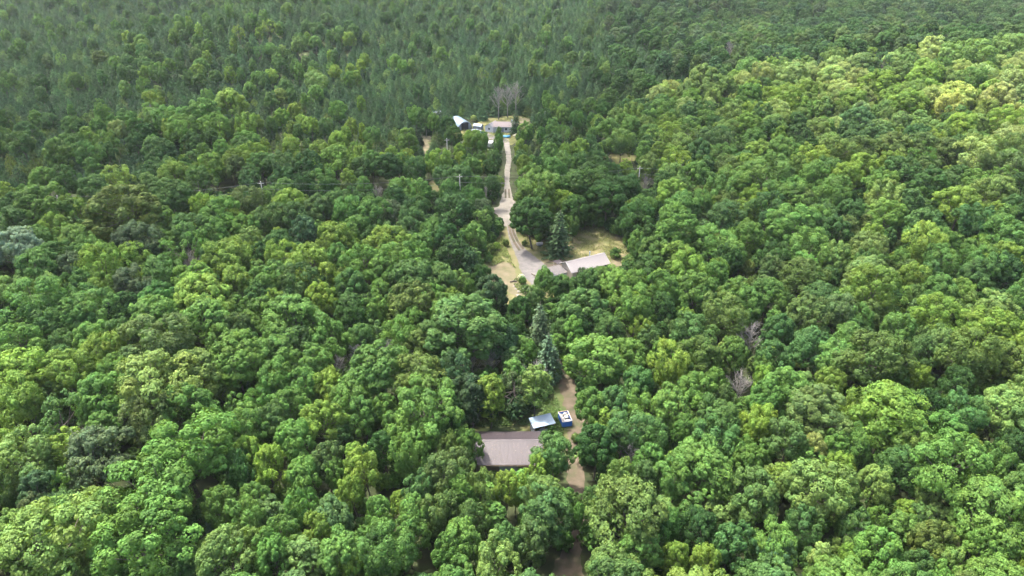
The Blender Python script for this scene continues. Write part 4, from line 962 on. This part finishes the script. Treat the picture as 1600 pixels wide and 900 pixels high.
q = gp(866, 327, 0); cp = thing('camper', 'pale camper roof showing among the dark trees behind the lone spruce', 'camper', (q.x - .5, q.y - 3, 0), .25)
m = MB().prism([(-2.4, .5), (2.3, .5), (2.5, 1.4), (2.0, 2.6), (-2.3, 2.7), (-2.5, 1.2)], 'y', -1.05, 1.05).build('body', M['white'], cp)
window(cp, 0, -1.055, 1.3, 1.2, .7)
for s in (-1, 1): MB().tube([(-.3, s*.85, .33), (-.3, s*1.07, .33)], .33, 12).build('wheel', M['rubber'], cp)
MB().tube([(2.3, 0, .6), (3.3, 0, .5)], .05).build('drawbar', M['rust'], cp)
# logs and stones at the near end of the drive
for i, (px, py, L, a) in enumerate([(836, 432, 2.6, -.9), (839, 436, 2.2, -1.0), (841, 440, 2.0, -.8), (802, 441, 1.7, .2), (843, 446, 1.6, -.9)]):
    q = gp(px, py); m = MB().tube([(-L/2, 0, .16), (0, .05, .18), (L/2, 0, .15)], [.17, .19, .15], 9)
    o = m.build('log', M['bark'], None, True, label=['grey log, top one along the drive edge by the garage', 'grey log, second down the drive edge by the garage', 'grey log, third down the drive edge by the garage', 'dark log lying alone on the sandy patch', 'grey log, lowest one along the drive edge by the garage'][i], category='log'); o.location = (q.x, q.y, .08); o.rotation_euler = (0, 0, a)
SPOTS = [(806, 452), (811, 456), (817, 453), (822, 457), (826, 453), (809, 462), (816, 465), (812, 470), (820, 449), (830, 458), (803, 448), (814, 474), (811, 479)]
for i, (px, py) in enumerate(SPOTS):
    q = gp(px, py); r = .28 + .28 * ((i * 37) % 10) / 10; o = crumpled(40 + i, r, (1.2, 1, .55)).build('stone', M['stone'], None, False, label=f'{["small", "middling", "large"][int(r * 30) % 3]} pale stone, {spot(dict(px=px, py=py), True)}', category='stone', group='pale stones below the sandy patch'); o.location = (q.x, q.y, r * .2); o.rotation_euler = (0, 0, i * 1.1)
cr, tk, rad, H = LIB['bush'][0]
q = gp(814, 440); sh = thing('shrub', 'white-flowering shrub at the edge of the sandy patch', 'shrub', (q.x, q.y, 0), 0); sh.scale = (.55, .55, .6)
link('trunk', tk, None, sh); o = link('crown', cr, None, sh); o['tint'] = (.42, .44, .36)
BUSH = [(816, 444, .6, 'v'), (768, 398, .9, 'e'), (776, 392, .7, 'y'), (762, 410, .8, 'v'), (790, 385, .6, 'e'), (962, 404, .9, 'v'), (820, 384, .5, 'e'), (945, 425, .7, 'm'), (800, 655, .4, 'm'), (862, 676, .5, 'v'), (900, 690, .5, 'e'), (770, 655, .7, 'd'),
        (757, 744, .5, 'y'), (770, 748, .5, 'e'), (790, 749, .45, 'm'), (812, 747, .5, 'y'), (710, 205, .8, 'y'), (733, 216, 1.0, 'y'), (745, 222, 1.1, 'v'), (757, 224, 1.0, 'y'), (775, 205, .7, 'v'), (779, 218, 1.0, 'm'), (740, 190, .8, 'x'), (812, 222, .9, 'm')]
for i, (px, py, s, tn) in enumerate(BUSH):
    cr, tk, rad, H = LIB['bush'][i % 2]; q = gp(px, py)
    wh = ''
    sh = thing('shrub', f'{WORDS[tn]} low shrub, {spot(dict(px=px, py=py))}', 'shrub', (q.x, q.y, 0), i * 1.7, 'low shrubs around the clearings'); sh.scale = (s, s, s)
    link('trunk', tk, None, sh); o = link('crown', cr, None, sh); o['tint'] = tuple(c * (1 + .1 * math.sin(i)) for c in TINT[tn])

# ------------------------------------------------------------------ power line
def pole(px, py_top, H, lab, lean=0.0, arm=True, rz=0.1):
    q = at(px, py_top, H); g = ground_z(q.x, q.y); q = at(px, py_top, g + H)
    t = thing('utility_pole', lab, 'utility pole', (q.x, q.y, g), rz, 'wooden poles of the power line')
    t.rotation_euler = (0, lean, rz)
    MB().tube([(0, 0, -1), (0, 0, H)], [.17, .12], 9).build('pole', M['pole'], t)
    if arm:
        MB().box(-.9, .9, -.15, -.11, H - .7, H - .56).build('crossarm', M['pole'], t)
        for x in (-.8, 0, .8): MB().tube([(x, -.12, H - .555), (x, -.12, H - .38)], .06, 8).build('insulator', M['glass'], t)
    return Vector((q.x, q.y, g + H))
pA = pole(407, 283, 13.5, 'plain wooden pole standing above the woods left of the drive')
pB = pole(718, 273, 11.5, 'wooden power pole nearest the gravel crossing')
pC = pole(1000, 260, 11.0, 'wooden power pole beside bare twigs right of the lane')
pD = pole(72, 304, 12.0, 'slanting grey power pole at the far left wood edge', .22)
pE = pole(698, 216, 10.0, 'pale wooden pole standing by the sandy strip near the farm')
pF = pole(149, 218, 9.0, 'distant slanting pole in the woods far left', .15, False)
def wires(a, b, lab, drop):
    pts = []
    for i in range(13):
        t = i / 12; p = a.lerp(b, t); pts.append(p - Vector((0, 0, drop + 1.4 * 4 * t * (1 - t))))
    o = MB().tube(pts, .024, 5).build('power_cable', M['wire'], None, label=lab, category='cable', group='cables of the power line')
off = Vector((60, -6, -1))
for a, b, nm in ((pD, pA, 'between the slanting far left pole and the next pole'), (pA, pB, 'between the left woods pole and the crossing pole'), (pB, pC, 'spanning the farm lane'), (pC, pC + off * 1.6, 'running off right from the last pole')):
    wires(a, b, 'upper cable ' + nm, .4); wires(a, b, 'lower cable ' + nm, 2.4)
# ------------------------------------------------------------------ clouds overhead (out of the frame) that shade the far woods and thin the light over the near ones
m, N, L, P = new_mat('cloud')
P.inputs['Base Color'].default_value = (.9, .9, .92, 1); P.inputs['Roughness'].default_value = 1
tp = N.new('ShaderNodeBsdfTransparent'); mx = N.new('ShaderNodeMixShader'); mx.inputs[0].default_value = .07
tl = N.new('ShaderNodeBsdfTranslucent'); tl.inputs[0].default_value = (.95, .95, .95, 1); m2 = N.new('ShaderNodeMixShader'); m2.inputs[0].default_value = .6
L.new(P.outputs[0], m2.inputs[1]); L.new(tl.outputs[0], m2.inputs[2])
L.new(tp.outputs[0], mx.inputs[1]); L.new(m2.outputs[0], mx.inputs[2]); L.new(mx.outputs[0], N['Material Output'].inputs[0])
M['cloud'] = m
def cloud(name, lab, puffs, seed):
    rg = random.Random(seed); b = MB(); base = bmesh.new(); bmesh.ops.create_icosphere(base, subdivisions=2, radius=1)
    for gx, gy, r in puffs:                               # where on the ground its shade falls
        h = 760 + rg.uniform(-30, 30); x, y = gx + sdir.x / sdir.z * h, gy + sdir.y / sdir.z * h
        V = []
        for v in base.verts:
            k = 1 + .35 * mnoise.noise(v.co * 1.8 + Vector((gx, gy, seed)))
            V.append((x + v.co.x * r * k, y + v.co.y * r * k, h + v.co.z * r * .42 * k))
        b.add(V, [[v.index for v in f.verts] for f in base.faces])
    return b.build(name, M['cloud'], None, True, kind='stuff', label=lab, category='cloud')
rg = random.Random(4)
far = []
for i in range(150):
    y = rg.uniform(330, 1150); x = rg.uniform(-750, 850)
    edge = 300 + 25 * math.sin(x / 60) if x < 60 else 300 + (x - 60) * 1.3 if x < 170 else 455
    r = rg.uniform(55, 110)
    if y - r * .75 > edge: far.append((x, y, r))
cloud('clouds', 'low grey cloud above the far woods, out of frame', far, 3)
near_ = []
for i in range(40):
    x, y = rg.uniform(-260, 120), rg.uniform(110, 330); r = rg.uniform(45, 90)
    near_.append((x, y, r))
for i in range(18):
    x, y = rg.uniform(90, 300), rg.uniform(-20, 190); near_.append((x, y, rg.uniform(40, 70)))
cloud('clouds', 'thin cloud above the near woods, out of frame', near_, 8)

# ------------------------------------------------------------------ summer haze
hz = MB().box(-3700, 3700, -1000, 5500, -16, 100)
m = bpy.data.materials.new('haze'); m.use_nodes = True; N, L = m.node_tree.nodes, m.node_tree.links
N.remove(N['Principled BSDF']); pv = N.new('ShaderNodeVolumePrincipled')
pv.inputs['Color'].default_value = (.86, .95, 1.0, 1); pv.inputs['Density'].default_value = .00005; pv.inputs['Anisotropy'].default_value = .2
L.new(pv.outputs[0], N['Material Output'].inputs['Volume'])
hz.build('haze', m, None, kind='stuff', label='thin bluish summer haze over the woods', category='haze')
